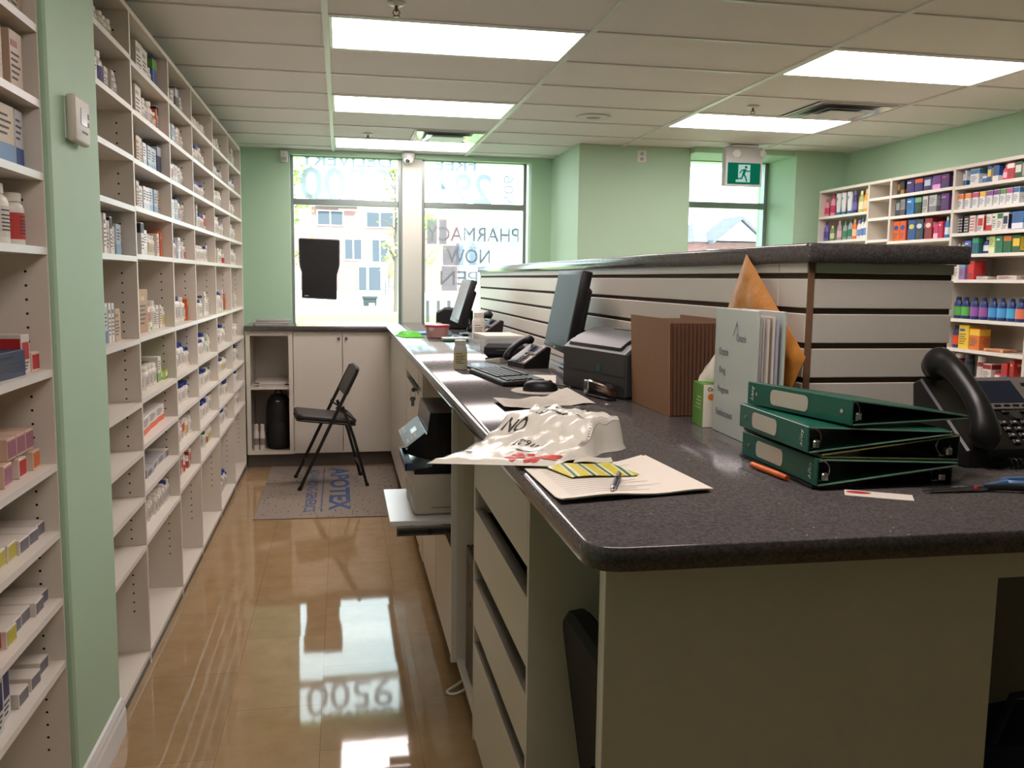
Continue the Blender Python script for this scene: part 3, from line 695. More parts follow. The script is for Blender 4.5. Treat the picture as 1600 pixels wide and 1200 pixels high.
# keyboard, mouse, pad, papers
t = thing('keyboard', 'black computer keyboard lying along the counter', 'keyboard', (.585, 3.20, WT), math.radians(-83))
p = MB(); p.prism(rounded([(-.23, -.075), (.23, -.075), (.23, .075), (-.23, .075)], {0: .012, 1: .012, 2: .012, 3: .012}), .004, .020, bev=.004, T=Rx(math.radians(3))); 
for x in (-.19, .19): p.box(x - .012, x + .012, .05, .062, -.0006, .01)
p.box(-.2, .2, -.073, -.06, -.0006, .006); p.build('keyboard_base', BLACK, t)
KEY = M((40, 40, 44), .45, name='key_cap')
p = MB(); rows = [(-.050, 15), (-.030, 14), (-.011, 14), (.008, 15), (.028, 15), (.054, 13)]
for y, n in rows:
    for i in range(n):
        if y == -.050 and 4 <= i <= 8:
            if i == 4: p.box(-.215 + 4 * .0205 + .001, -.215 + 9 * .0205 - .001, y - .008, y + .008, .020, .0245, bev=.0015, T=Rx(math.radians(3)))
            continue
        x = -.215 + i * (.0205 if n >= 15 else .308 / n); wd = .0205 if n >= 15 else .308 / n
        p.box(x + .001, x + wd - .001, y - .008, y + .008, .020, .0245, bev=.0015, T=Rx(math.radians(3)))
    if y < .05:
        for i in range(4): p.box(.125 + i * .0215, .145 + i * .0215, y - .008, y + .008, .020, .0245, bev=.0015, T=Rx(math.radians(3)))
kk = p.build('keys', KEY, t); kk['kind'] = 'stuff'
t = thing('mouse_pad', 'round off-white mouse pad under the black mouse', 'mouse pad', (.640, 2.83, WT))
p = MB(); p.lathe([(.10, 0), (.102, .0015), (.10, .004), (0, .004)], 40); p.build('pad_disc', M((206, 198, 182), .8, name='pad_cream'), t)
t = thing('computer_mouse', 'black computer mouse on the round pad with a trailing cord', 'mouse', (.632, 2.815, WT + .0045), math.radians(-8))
p = MB(); n = 18; v = []; f = []; R = 7
for k in range(R):
    z = .034 * math.sin(k / (R - 1) * PI / 2); s_ = math.cos(k / (R - 1) * PI / 2) ** .55
    for i in range(n):
        a = 2 * PI * i / n; v.append((.058 * math.cos(a) * (s_ * .98 + .02) - .006 * k / R, .032 * math.sin(a) * (s_ * .98 + .02), z))
for k in range(R - 1):
    for i in range(n): f.append((k * n + i, k * n + (i + 1) % n, (k + 1) * n + (i + 1) % n, (k + 1) * n + i))
f += [tuple(range(n - 1, -1, -1)), tuple((R - 1) * n + i for i in range(n))]
p.add(v, f); p.build('mouse_shell', BLACK, t, ang=60)
p = MB(); p.cyl((.03, -.003, .026), (.03, .003, .026), .009, n=12); p.build('scroll_wheel', DGREY, t)
p = MB(); p.tube([(.056, 0, .01), (.075, .006, .006), (.10, .04, .003), (.105, .09, .003), (.07, .125, .003), (.03, .13, .003)], .0022, 6); p.build('mouse_cord', BLACK, t)

def sheet(name, label, cat, corners, z, curl=None, mat=PAPER, lines=0, layers=1, n=14):
    """a paper sheet given by its four corners on the worktop, edges curled up a little"""
    t = thing(name, label, cat, (sum(c[0] for c in corners) / 4, sum(c[1] for c in corners) / 4, z))
    ox, oy = t.location.x, t.location.y; c = [Vector((q[0] - ox, q[1] - oy)) for q in corners]
    def P(u, v): return c[0] * (1 - u) * (1 - v) + c[1] * u * (1 - v) + c[2] * u * v + c[3] * (1 - u) * v
    def Hh(u, v): return (curl(u, v) if curl else 0)
    for L in range(layers):
        s = MB(); vv = []; q = L * .0016
        for zz in (0, .0012):
            for i in range(n + 1):
                for j in range(n + 1):
                    a = P(i / n, j / n); a = a + Vector((math.sin(L * 2.1) * .006, math.cos(L * 1.7) * .006)) if L else a
                    vv.append((a.x, a.y, Hh(i / n, j / n) + zz + q))
        m_ = (n + 1) ** 2; ff = []
        for i in range(n):
            for j in range(n):
                a = i * (n + 1) + j; ff += [(a, a + 1, a + n + 2, a + n + 1), (m_ + a, m_ + a + n + 1, m_ + a + n + 2, m_ + a + 1)]
        for i in range(n):
            for a, b_ in ((i, i + 1), (n * (n + 1) + i, n * (n + 1) + i + 1), (i * (n + 1), (i + 1) * (n + 1)), (i * (n + 1) + n, (i + 1) * (n + 1) + n)): ff.append((a, b_, m_ + b_, m_ + a))
        s.add(vv, ff); s.build('paper_sheet', mat, t, ang=60)
    if lines:
        s = MB()
        for k in range(lines):
            v0 = .12 + .76 * k / lines; u1 = random.uniform(.5, .9); nn = 8
            vv = []
            for i in range(nn + 1):
                u = .08 + (u1 - .08) * i / nn
                for dv in (0, .012): a = P(u, v0 + dv); vv.append((a.x, a.y, Hh(u, v0 + dv) + .0016 + (layers - 1) * .0016))
            s.add(vv, [(2 * i, 2 * i + 2, 2 * i + 3, 2 * i + 1) for i in range(nn)])
        s.build('printed_lines', M((186, 180, 168), .8, name='faint_print'), t, smooth=False)
    return t
sheet('paper_sheets', 'white sheets with curled edges under the pen at the near counter corner', 'papers', [(.352, 1.385), (.625, 1.43), (.595, 1.70), (.345, 1.65)], WT,
      lambda u, v: .010 * max(0, u - .8) * 5 * v + .012 * max(0, .12 - v) / .12 * (1 - u) * .5 + .004 * math.sin(u * 5) ** 2 * (1 - v), lines=14, layers=3)
sheet('paper_sheets', 'creased white sheet on the counter between mouse pad and bag', 'papers', [(.44, 2.415), (.735, 2.53), (.70, 2.735), (.44, 2.60)], WT,
      lambda u, v: .012 * max(0, .2 - u) / .2 + .022 * max(0, u - .7) / .3 * v + .004 * math.sin(u * 9) ** 2, lines=12, layers=1)
sheet('paper_sheets', 'cream sheet under the label printer beside the keyboard', 'papers', [(.66, 3.06), (.74, 3.05), (.80, 3.30), (.655, 3.34)], WT, None, lines=6)
STK = bpy.data.materials.new('striped_label_film'); STK.use_nodes = True; nt = STK.node_tree; pb = nt.nodes['Principled BSDF']; pb.inputs['Roughness'].default_value = .25
tc = nt.nodes.new('ShaderNodeTexCoord'); sx = nt.nodes.new('ShaderNodeSeparateXYZ'); mm = nt.nodes.new('ShaderNodeMath'); mm.operation = 'MULTIPLY_ADD'; mm.inputs[1].default_value = 29; mm.inputs[2].default_value = 30
fr = nt.nodes.new('ShaderNodeMath'); fr.operation = 'FRACT'; rp = nt.nodes.new('ShaderNodeValToRGB'); rp.color_ramp.interpolation = 'CONSTANT'
el = rp.color_ramp.elements; el[0].position = 0; el[0].color = lin((214, 200, 30)) + (1,); el[1].position = .55; el[1].color = lin((226, 222, 196)) + (1,)
e2 = el.new(.66); e2.color = lin((38, 110, 44)) + (1,); e3 = el.new(.84); e3.color = lin((226, 222, 196)) + (1,)
nt.links.new(tc.outputs['Object'], sx.inputs[0]); nt.links.new(sx.outputs[0], mm.inputs[0]); nt.links.new(mm.outputs[0], fr.inputs[0]); nt.links.new(fr.outputs[0], rp.inputs[0]); nt.links.new(rp.outputs[0], pb.inputs['Base Color'])
t = sheet('label_sheet', 'yellow and green diagonally striped label sheet lying on the papers', 'labels', [(.405, 1.535), (.535, 1.545), (.51, 1.655), (.375, 1.645)], WT + .0085, lambda u, v: .002 * math.sin(u * 6), mat=STK)
t2 = sheet('label_sheet', 'pale blank label backing strip between bag and striped labels', 'labels', [(.44, 1.66), (.52, 1.66), (.53, 1.705), (.46, 1.71)], WT + .0085, lambda u, v: .002 * math.sin(u * 6), mat=M((206, 200, 182), .35, name='label_backing'))
t = thing('ballpoint_pen', 'dark blue ballpoint pen with silver tip lying on the white sheets', 'pen', (.470, 1.478, WT + .0125), math.atan2(1.552 - 1.405, .502 - .440))
PENB = M((36, 40, 62), .3, name='pen_blue')
p = MB(); p.tube([(-.05, 0, 0), (-.045, 0, 0), (.055, 0, 0), (.06, 0, 0)], [.0045, .0052, .0052, .004], 12); p.build('barrel', PENB, t)
p = MB(); p.lathe([(.0046, 0), (.0042, .008), (.0012, .018), (0, .019)], 12, T=Tr(-.049, 0, 0) @ Ry(-PI / 2)); p.build('tip', STEEL, t)
p = MB(); p.lathe([(.003, 0), (.003, .007), (0, .008)], 10, T=Tr(.059, 0, 0) @ Ry(PI / 2)); p.box(.012, .056, -.0022, .0022, .0052, .0072); p.build('clip', STEEL, t)
t = thing('business_card', 'white card with a red oval logo in front of the binder stack', 'card', (.905, 1.366, WT), math.atan2(1.339 - 1.387, .935 - .852))
p = MB(); p.box(-.055, .055, -.022, .022, 0, .0012); p.build('card_sheet', PAPER, t, smooth=False)
p = MB(); p.lathe([(.016, 0), (.016, .0004), (0, .0004)], 24, T=Tr(-.032, .006, .0013) @ Matrix.Diagonal((1.25, .6, 1, 1))); p.build('red_logo', M((190, 40, 36), .6, name='logo_red'), t, smooth=False)

# mail bag draped over the counter edge
t = thing('plastic_mail_bag', 'crumpled white plastic courier bag hanging over the counter edge', 'bag', (.40, 1.85, WT))
A0, B0, C0, D0 = Vector((.160, 1.685)), Vector((.395, 1.625)), Vector((.602, 1.845)), Vector((.452, 2.035))
O0 = Vector((.40, 1.85))
rnd = random.Random(3); ph = [rnd.uniform(0, 6.28) for _ in range(12)]
def bump1(x, a, b_): 
    x = max(0, min(1, (x - a) / (b_ - a))); return x * x * (3 - 2 * x)
def bag_h(u, v):
    """u along the open end to the filled end, v across; height of the upper skin"""
    fill = (.35 * bump1(u, .30, .55) + .65 * bump1(u, .50, .66)) * (1 - .9 * bump1(u, .955, 1.0)) * bump1(v, .0, .06) * (1 - bump1(v, .93, 1.0))
    wr = .0035 * abs(math.sin(9 * u + 14 * v + ph[0])) + .003 * abs(math.sin(19 * u - 11 * v + ph[2])) + .0035 * abs(math.sin(13 * v - 6 * u + ph[3])) + .0015 * math.sin(41 * u + 23 * v)
    return .0155 + .046 * fill + wr * (.5 + .8 * bump1(u, .1, .5)) + .006 * bump1(u, .0, .5) * math.sin(PI * v)
def bag_pt(u, v, up=True, d=0.):
    q = A0 * (1 - u) * (1 - v) + B0 * (1 - u) * v + C0 * u * v + D0 * u * (1 - v)
    q = q + Vector((.008 * math.sin(14 * u + ph[5]) * (v - .5), .012 * math.sin(12 * u + ph[6]) * (1 if v > .5 else -.6) * abs(v - .5) * 2))
    e = min(u, 1 - u, v, 1 - v); k_ = bump1(e, 0, .05)
    lo = .0105 - .0098 * bump1(u, .40, .62) + .0006 * math.sin(9 * u)
    z = (lo + (bag_h(u, v) - lo) * k_) if up else lo
    return Vector((q.x - O0.x, q.y - O0.y, z + (d if up else 0)))
NB = 56; p = MB(); vv = []; ff = []
for up in (True, False):
    for i in range(NB + 1):
        for j in range(NB + 1): vv.append(bag_pt(i / NB, j / NB, up) + (Vector((0, 0, 0)) if up else Vector((0, 0, -.0006))))
m_ = (NB + 1) ** 2
for i in range(NB):
    for j in range(NB):
        a = i * (NB + 1) + j; ff += [(a, a + NB + 1, a + NB + 2, a + 1), (m_ + a, m_ + a + 1, m_ + a + NB + 2, m_ + a + NB + 1)]
for i in range(NB):
    for a, b_ in ((i, i + 1), (NB * (NB + 1) + i, NB * (NB + 1) + i + 1), (i * (NB + 1), (i + 1) * (NB + 1)), (i * (NB + 1) + NB, (i + 1) * (NB + 1) + NB)): ff.append((a, b_, m_ + b_, m_ + a))
p.add(vv, ff); bagb = p.build('bag_film', M((218, 214, 200), .22, noise=.03, nscale=10, name='white_polythene'), t, ang=20)
def bag_fn(cu, cv, flip=1):
    return lambda u, v, d: bag_pt(min(.985, max(.015, cu - v * flip)), min(.985, max(.015, cv - u * flip)), True, .0012 + d)
BK = M((44, 42, 42), .5, name='bag_print_black'); RD = M((206, 70, 58), .4, name='bag_print_red')
p = MB()
text(p, 'Canpar', (0, 0, 0), (1, 0, 0), (0, 1, 0), .34, .10, th=.0003, fn=bag_fn(.74, .42), bold=.015)
text(p, 'ON', (0, 0, 0), (1, 0, 0), (0, 1, 0), .20, .10, th=.0003, fn=bag_fn(.56, .22), bold=.02)
text(p, '416-27', (0, 0, 0), (1, 0, 0), (0, 1, 0), .24, .05, th=.0003, fn=bag_fn(.36, .50))
for cu, cv, du, dv in ((.25, .62, .012, .24), (.93, .52, .03, .16), (.90, .36, .016, .08), (.18, .13, .014, .10), (.70, .82, .014, .20)):
    n = 8
    v_ = [bag_pt(cu + s2 * du / 2, cv - dv / 2 + dv * i / n, True, .0016) for i in range(n + 1) for s2 in (-1, 1)]
    p.add(v_, [(2 * i, 2 * i + 2, 2 * i + 3, 2 * i + 1) for i in range(n)])
for side, u0, u1 in ((.055, .10, .62), (.935, .42, .92)):      # row of little bars along the seams
    for k in range(34):
        u = u0 + (u1 - u0) * k / 34; v_ = [bag_pt(u + a, side + b_, True, .0016) for a, b_ in ((0, -.018), (.006, -.018), (.010, .018), (.004, .018))]; p.add(v_, [(0, 1, 2, 3)])
p.build('printed_lettering', BK, t, smooth=False)
p = MB(); rr = random.Random(5)
for k in range(26):
    cu = rr.uniform(.04, .17); cv = rr.uniform(.55, .94); v_ = []
    for i in range(7):
        a = i * PI / 3.5; v_.append(bag_pt(max(.02, cu + rr.uniform(.012, .03) * math.cos(a)), min(.97, cv + rr.uniform(.02, .05) * math.sin(a)), True, .0014))
    p.add(v_, [tuple(range(7))])
p.build('red_patch', RD, t, smooth=False)

# monitor, telephone, label printer
def monitor(name, label, loc, rz, wd, ht, tilt, screen, base='foot'):
    """screen faces local -y; base at origin"""
    t = thing(name, label, 'monitor', loc, rz)
    Tm = Tr(0, -.02, .075 + ht / 2) @ Rx(-tilt)
    p = MB(); p.box(-wd / 2, wd / 2, -.012, .028, -ht / 2, ht / 2, bev=.006, seg=2, T=Tm)
    p.box(-wd / 2 + .05, wd / 2 - .05, .026, .052, -ht / 2 + .04, ht / 2 - .06, bev=.01, T=Tm); p.build('monitor_housing', BLACK, t)
    p = MB(); bz = .016
    p.box(-wd / 2 + bz, wd / 2 - bz, -.0128, -.0122, -ht / 2 + bz + .008, ht / 2 - bz, T=Tm); p.build('screen_panel', screen, t, smooth=False)
    p = MB(); p.box(-.012, .012, -.0126, -.0118, -ht / 2 + .006, -ht / 2 + .012, T=Tm); p.build('badge', LGREY, t, smooth=False)
    p = MB(); p.box(-.035, .035, .03, .05, .008, .16, bev=.005); p.build('stand_neck', BLACK, t)
    p = MB(); p.prism(rrect(.22, .12, .05), 0, .012, bev=.004, T=Tr(0, .03, 0)); p.build('stand_foot', BLACK, t)
    return t
SCR = M((52, 62, 62), .5, spec=.22, name='dark_screen')
SCR2 = M((60, 72, 90), .16, spec=.9, name='dark_gloss_screen')
monitor('monitor', 'near black widescreen monitor tilted back before the slatwall', (.915, 3.56, WT), math.radians(-94), .54, .325, math.radians(11), SCR)
monitor('monitor', 'far black monitor reflecting the window, at the end of the slatwall', (.785, 5.76, WT), math.radians(-91), .50, .285, math.radians(17), SCR2)

def smooth_path(pts, rad, k=6):
    out, ro = [], []
    for i in range(len(pts) - 1):
        a, b_, c, d = pts[max(i - 1, 0)], pts[i], pts[i + 1], pts[min(i + 2, len(pts) - 1)]
        for j in range(k):
            t_ = j / k; out.append(.5 * ((2 * b_) + (c - a) * t_ + (2 * a - 5 * b_ + 4 * c - d) * t_ ** 2 + (3 * b_ - a - 3 * c + d) * t_ ** 3))
            q = t_ * t_ * (3 - 2 * t_); ro.append(rad[i] * (1 - q) + rad[i + 1] * q)
    return out + [pts[-1]], ro + [rad[-1]]
def telephone(label, loc, rz, group=None, cord=True):
    """handset on the left, keys and display on the sloping face; faces local -y"""
    t = thing('desk_telephone', label, 'telephone', loc, rz)
    PB = M((30, 28, 28), .35, name='phone_black'); PG = M((128, 120, 114), .5, name='phone_grey')
    p = MB(); prof = [(-.10, 0), (.07, 0), (.085, .125), (.06, .135), (-.10, .03)]
    p.prism(prof, -.125, .125, T=Matrix(((0, 0, 1, 0), (1, 0, 0, 0), (0, 1, 0, 0), (0, 0, 0, 1))), bev=.004); p.build('phone_body', PB, t)
    A = Vector((0, -.10, .030)); B = Vector((0, .06, .135)); d = (B - A).normalized(); L = (B - A).length
    Tf = Matrix((Vector((1, 0, 0)), d, Vector((1, 0, 0)).cross(d))).transposed().to_4x4(); Tf.translation = A
    p = MB(); p.box(-.035, .118, L * .52, L * .985, .0005, .004, bev=.001, T=Tf); fp = p.build('display_surround', PG, t)
    p = MB(); p.box(-.012, .072, L * .60, L * .92, .004, .005, T=Tf); p.build('display_screen', M((28, 36, 58), .15, name='phone_lcd'), fp, smooth=False)
    p = MB()
    for i in range(4): p.box(-.008 + i * .021, .008 + i * .021, L * .545, L * .575, .004, .0065, bev=.001, T=Tf)
    for i in range(3): p.box(.088, .102, L * (.66 + i * .09), L * (.70 + i * .09), .004, .0065, bev=.001, T=Tf)
    for i in range(3): p.box(-.031, -.023, L * (.62 + i * .09), L * (.67 + i * .09), .004, .006, T=Tf)
    p.build('soft_key', PB, fp)
    p = MB()
    for r_ in range(4):
        for c_ in range(3): p.box(-.02 + c_ * .024, -.004 + c_ * .024, L * (.05 + r_ * .085), L * (.10 + r_ * .085), .0005, .0055, bev=.001, T=Tf)
    for c_ in range(4): p.box(-.03 + c_ * .034, -.012 + c_ * .034, L * .47, L * .50, .0005, .0045, bev=.001, T=Tf)
    p.cyl(Tf @ Vector((.028, L * .435, .0005)), Tf @ Vector((.028, L * .435, .005)), .012, n=16)
    for r_ in range(4): p.box(.066, .076, L * (.05 + r_ * .08), L * (.09 + r_ * .08), .0005, .0045, bev=.001, T=Tf)
    p.build('keypad', M((58, 56, 56), .4, name='phone_key'), t)
    p = MB()
    for r_ in range(4):
        for c_ in range(3): p.box(-.015 + c_ * .024, -.009 + c_ * .024, L * (.065 + r_ * .085), L * (.082 + r_ * .085), .0056, .006, T=Tf)
    p.build('key_print', M((210, 206, 200), .6, name='key_print'), t, smooth=False)
    p = MB(); p.box(.085, .115, L * .06, L * .40, .0005, .002, T=Tf); p.build('paper_label', M((214, 196, 178), .7, name='speed_dial_label'), t, smooth=False)
    p = MB(); pts = [Tf @ Vector((-.100, y * L, z)) for y, z in ((-.02, .012), (.04, .03), (.22, .050), (.5, .056), (.8, .052), (.98, .036), (1.07, .014))]
    pts, rad = smooth_path(pts, [.020, .029, .022, .020, .022, .030, .022]); p.tube(pts, rad, 18); h_ = p.build('handset', PB, t, ang=60)
    if cord:
        p = MB(); pts = []
        for i in range(241):
            s_ = i / 240; a = s_ * 2 * PI * 30
            cx = -.05 + .26 * s_; cy = -.115 - .028 * math.sin(s_ * PI) ; pts.append((cx + .0, cy + .0075 * math.cos(a), .0095 + .0075 * math.sin(a)))
        pts = [Tf @ Vector((-.095, 0, .01)), (-.08, -.11, .008)] + pts + [(.23, -.05, .008)]
        p.tube(pts, .0022, 5); p.build('coiled_cord', PB, t)
    return t
telephone('black desk telephone with blue display at the right end of the counter', (1.35, 1.655, WT), math.radians(1)).scale = (1.06, 1.0, 1.2)
telephone('black desk telephone under the near monitor, between keyboard and slatwall', (.775, 3.66, WT), math.radians(-76), cord=False).scale = (.66, .66, .66)
telephone('black desk telephone at the far end, behind the large white bottle', (.89, 5.47, WT), math.radians(-80), cord=False).scale = (.8, .8, .85)

t = thing('label_printer', 'dark grey desktop label printer beside the accordion file', 'printer', (.878, 2.80, WT), math.radians(14)); t.scale = (.77, .95, 1)
p = MB(); prof = [(-.11, .006), (.105, .006), (.105, .19), (.02, .188), (-.07, .163), (-.11, .138)]
p.prism(prof, -.22, .21, T=Matrix(((1, 0, 0, 0), (0, 0, -1, 0), (0, 1, 0, 0), (0, 0, 0, 1))), bev=.008); p.box(-.10, .095, -.20, .21, 0, .006); p.build('printer_case', M((58, 60, 62), .4, name='label_printer_grey'), t)
p = MB(); p.prism([(-.10, .1445), (.02, .191), (.085, .1925), (.085, .203), (.02, .202), (-.06, .176), (-.098, .156)], -.19, .16, T=Matrix(((1, 0, 0, 0), (0, 0, -1, 0), (0, 1, 0, 0), (0, 0, 0, 1))), bev=.004); p.build('hinged_lid', M((46, 48, 50), .35, name='label_printer_lid'), t)
p = MB(); p.cyl((-.1105, -.04, .085), (-.1135, -.04, .085), .011, n=18); p.build('feed_button', M((20, 100, 98), .3, name='teal_button'), t)
p = MB(); p.box(-.1125, -.1095, -.205, .19, .066, .069); p.build('seam', BLACK, t, smooth=False)
p = MB(); p.box(.03, .08, -.06, .06, .203, .206, bev=.001); p.build('lid_window', M((150, 152, 152), .15, name='lid_window'), t)
t = thing('stapler', 'chrome-topped stapler lying in front of the label printer', 'stapler', (.788, 2.66, WT), math.radians(-76))
p = MB(); p.prism(rrect(.15, .036, .012), 0, .008, bev=.002); p.build('stapler_base', BLACK, t)
p = MB(); p.prism([(-.075, .030), (.06, .014), (.076, .014), (.076, .028), (.05, .044), (-.055, .052), (-.075, .045)], -.015, .015, T=Rx(PI / 2), bev=.004); p.build('stapler_arm', M((150, 132, 118), .15, metal=1., name='brushed_copper_steel'), t)
p = MB(); p.box(-.078, -.05, -.0175, .0175, .004, .05, bev=.003); p.build('hinge', STEEL, t)

# accordion file, carton with tissue, binder, envelope
t = thing('accordion_file', 'brown accordion expanding file standing against the slatwall', 'file folder', (.862, 2.42, WT))
KR = M((156, 114, 82), .75, noise=.06, nscale=60, name='kraft_board'); KD = M((104, 70, 50), .8, name='kraft_fold')
p = MB(); 
def slab(x0, x1, xt0, xt1, y0, y1, h, m=0, fl=0):
    p.add([(x0, y0, 0), (x1, y0, 0), (x1, y1, 0), (x0, y1, 0), (xt0, y0 - fl, h), (xt1, y0 - fl, h), (xt1, y1 + fl, h), (xt0, y1 + fl, h)],
          [(3, 2, 1, 0), (4, 5, 6, 7), (0, 1, 5, 4), (1, 2, 6, 5), (2, 3, 7, 6), (3, 0, 4, 7)], m)
slab(0, .004, -.010, -.006, -.155, .155, .262, fl=.004); p.build('front_cover', KR, t, smooth=False)
NP = 13
for y in (-.148, .148):
    p = MB(); s_ = -1 if y < 0 else 1
    for k in range(NP):
        a = .005 + k * .0108
        v_ = [(a, y, .002), (a + .0054, y + s_ * .006, .002), (a + .0105, y, .002)]; tt = [(x - .008 + .0006 * k, yy, .250) for x, yy, _ in v_]
        p.add(v_ + tt, [(0, 1, 4, 3), (1, 2, 5, 4), (0, 3, 5, 2), (0, 2, 1), (3, 4, 5)])
    p.build('pleated_gusset', KD, t, smooth=False)
p = MB()
for k in range(NP): a = .0102 + k * .0108; slab(a - .0008, a + .0008, a - .008, a - .0064, -.147, .147, .252)
p.build('divider', KR, t, smooth=False)
p = MB(); slab(.147, .151, .144, .148, -.155, .155, .262); p.build('back_cover', KR, t, smooth=False)

t = thing('meter_carton', 'green and white glucose meter carton between accordion file and white binder', 'carton', (.925, 2.125, WT), math.radians(-6))
GRN2 = M((96, 160, 44), .4, name='carton_green'); CW = M((228, 222, 204), .45, name='carton_white')
p = MB(); p.box(-.038, .05, -.045, .045, 0, .108, bev=.001); bx = p.build('carton_body', CW, t, smooth=False)
p = MB(); p.box(-.0387, -.0375, -.0445, .0445, .001, .107); p.box(-.038, .05, -.0445, .0445, .1075, .1086); p.build('green_panel', GRN2, bx, smooth=False)
p = MB(); p.box(.006, .05, -.0457, -.0452, .022, .080); p.build('meter_picture', BLACK, bx, smooth=False)
p = MB(); p.box(.013, .045, -.0462, -.0456, .046, .072); p.build('meter_screen', M((196, 204, 200), .4, name='meter_lcd'), bx, smooth=False)
p = MB(); p.cyl((-.018, -.0452, .077), (-.018, -.0458, .077), .008, n=14); p.build('orange_dot', M((226, 120, 30), .6, name='orange_print'), bx, smooth=False)
p = MB(); text(p, 'OneTouch', (.004, -.0456, .096), (1, 0, 0), (0, 0, 1), .062, .010, th=.0002)
for k in range(4): p.box(-.0391, -.0386, -.03, .02 - .006 * k, .045 + k * .009, .048 + k * .009, m=1)
p.build('printed_lettering', [INK, M((188, 214, 150), .6, name='pale_green_print')], bx, smooth=False)
t = thing('crumpled_tissue', 'crumpled white tissue standing up on the glucose meter carton', 'tissue', (.925, 2.14, WT + .1095))
p = MB(); n = 12; v = []; rr = random.Random(9)
for k, (r_, z) in enumerate(((.026, 0), (.03, .014), (.024, .034), (.013, .056), (.004, .074))):
    for i in range(n):
        a = 2 * PI * i / n; q = r_ * (1 + .25 * math.sin(3 * a + k) + rr.uniform(-.08, .08)); v.append((q * math.cos(a) + .004 * k, q * math.sin(a), z))
p.add(v, [(k * n + i, k * n + (i + 1) % n, (k + 1) * n + (i + 1) % n, (k + 1) * n + i) for k in range(4) for i in range(n)] + [tuple(range(n - 1, -1, -1)), tuple(4 * n + i for i in range(n))])
p.build('tissue_folds', M((236, 232, 214), .9, name='tissue'), t, ang=50)

t = thing('upright_binder', 'white ring binder standing upright with papers, before the orange envelope', 'binder', (.897, 1.945, WT), math.radians(-2))
VW = M((200, 208, 200), .22, noise=.04, nscale=6, name='clear_vinyl_white')
p = MB(); p.box(-.002, .004, -.125, .118, 0, .300, bev=.001); cov = p.build('front_cover', VW, t)
p = MB(); p.box(.062, .068, -.118, .118, 0, .298, bev=.001); p.build('back_cover', VW, t)
p = MB(); p.box(.004, .062, .113, .118, 0, .298); p.build('spine', VW, t, smooth=False)
for k, (x, dy, c) in enumerate(((.010, .0, (220, 214, 204)), (.018, .004, (206, 196, 190)), (.026, -.003, (224, 218, 204)), (.034, .006, (170, 140, 108)), (.040, .001, (226, 222, 212)), (.048, -.002, (190, 186, 200)))):
    p = MB(); p.box(x, x + .005, -.112 + dy, .108, .006, .284 + .003 * math.sin(k * 2)); p.build('page_bundle', M(c, .8, name='pages'), t, smooth=False)
p = MB()
def ct(s, y, z, wd, ht): text(p, s, (-.0026, y, z), (0, -1, 0), (0, 0, 1), wd, ht, th=.0003)
ct('Ontario', .06, .197, .055, .018); ct('Drug', .065, .150, .036, .020); ct('Programs', .055, .104, .066, .020); ct('Reimbursement', .045, .050, .10, .017); ct('Ontario', -.04, .235, .055, .018)
p.tube([(-.003, -.018, .246), (-.003, -.012, .268), (-.003, -.020, .262)], .0007, 4); p.tube([(-.003, .006, .238), (-.003, -.014, .272)], .0006, 4)
p.build('printed_lettering', M((128, 134, 138), .6, name='cover_print'), cov, smooth=False)

t = thing('padded_envelope', 'orange padded envelope standing on its corner against the slatwall', 'envelope', (.985, 2.0, WT))
ORG = M((200, 134, 58), .5, noise=.10, nscale=30, bump=1.0, bscale=38, name='orange_kraft')
Tq, Rq, Bq, Lq = Vector((2.13 - 2, 1.49 - WT)), Vector((1.795 - 2, 1.258 - WT)), Vector((1.925 - 2, .0005)), Vector((2.262 - 2, 1.275 - WT))
p = MB(); n = 22; vv = []
for sd in (0, 1):
    for i in range(n + 1):
        for j in range(n + 1):
            u, v = i / n, j / n; q = Tq * (1 - u) * (1 - v) + Rq * u * (1 - v) + Bq * u * v + Lq * (1 - u) * v
            e = bump1(min(u, 1 - u, v, 1 - v), .0, .12); puff = e * (.013 + .003 * math.sin(19 * u + 7 * v) * math.sin(15 * v - 4 * u))
            x = .018 - .018 * (1 - q.y / .43) + (-puff if sd == 0 else puff * .35)
            vv.append((x - (.0008 if sd == 0 else -.0008), q.x, q.y))
m_ = (n + 1) ** 2; ff = []
for i in range(n):
    for j in range(n):
        a = i * (n + 1) + j; ff += [(a, a + 1, a + n + 2, a + n + 1), (m_ + a, m_ + a + n + 1, m_ + a + n + 2, m_ + a + 1)]
for i in range(n):
    for a, b_ in ((i, i + 1), (n * (n + 1) + i, n * (n + 1) + i + 1), (i * (n + 1), (i + 1) * (n + 1)), (i * (n + 1) + n, (i + 1) * (n + 1) + n)): ff.append((a, b_, m_ + b_, m_ + a))
p.add(vv, ff); env = p.build('envelope_body', ORG, t, ang=60)

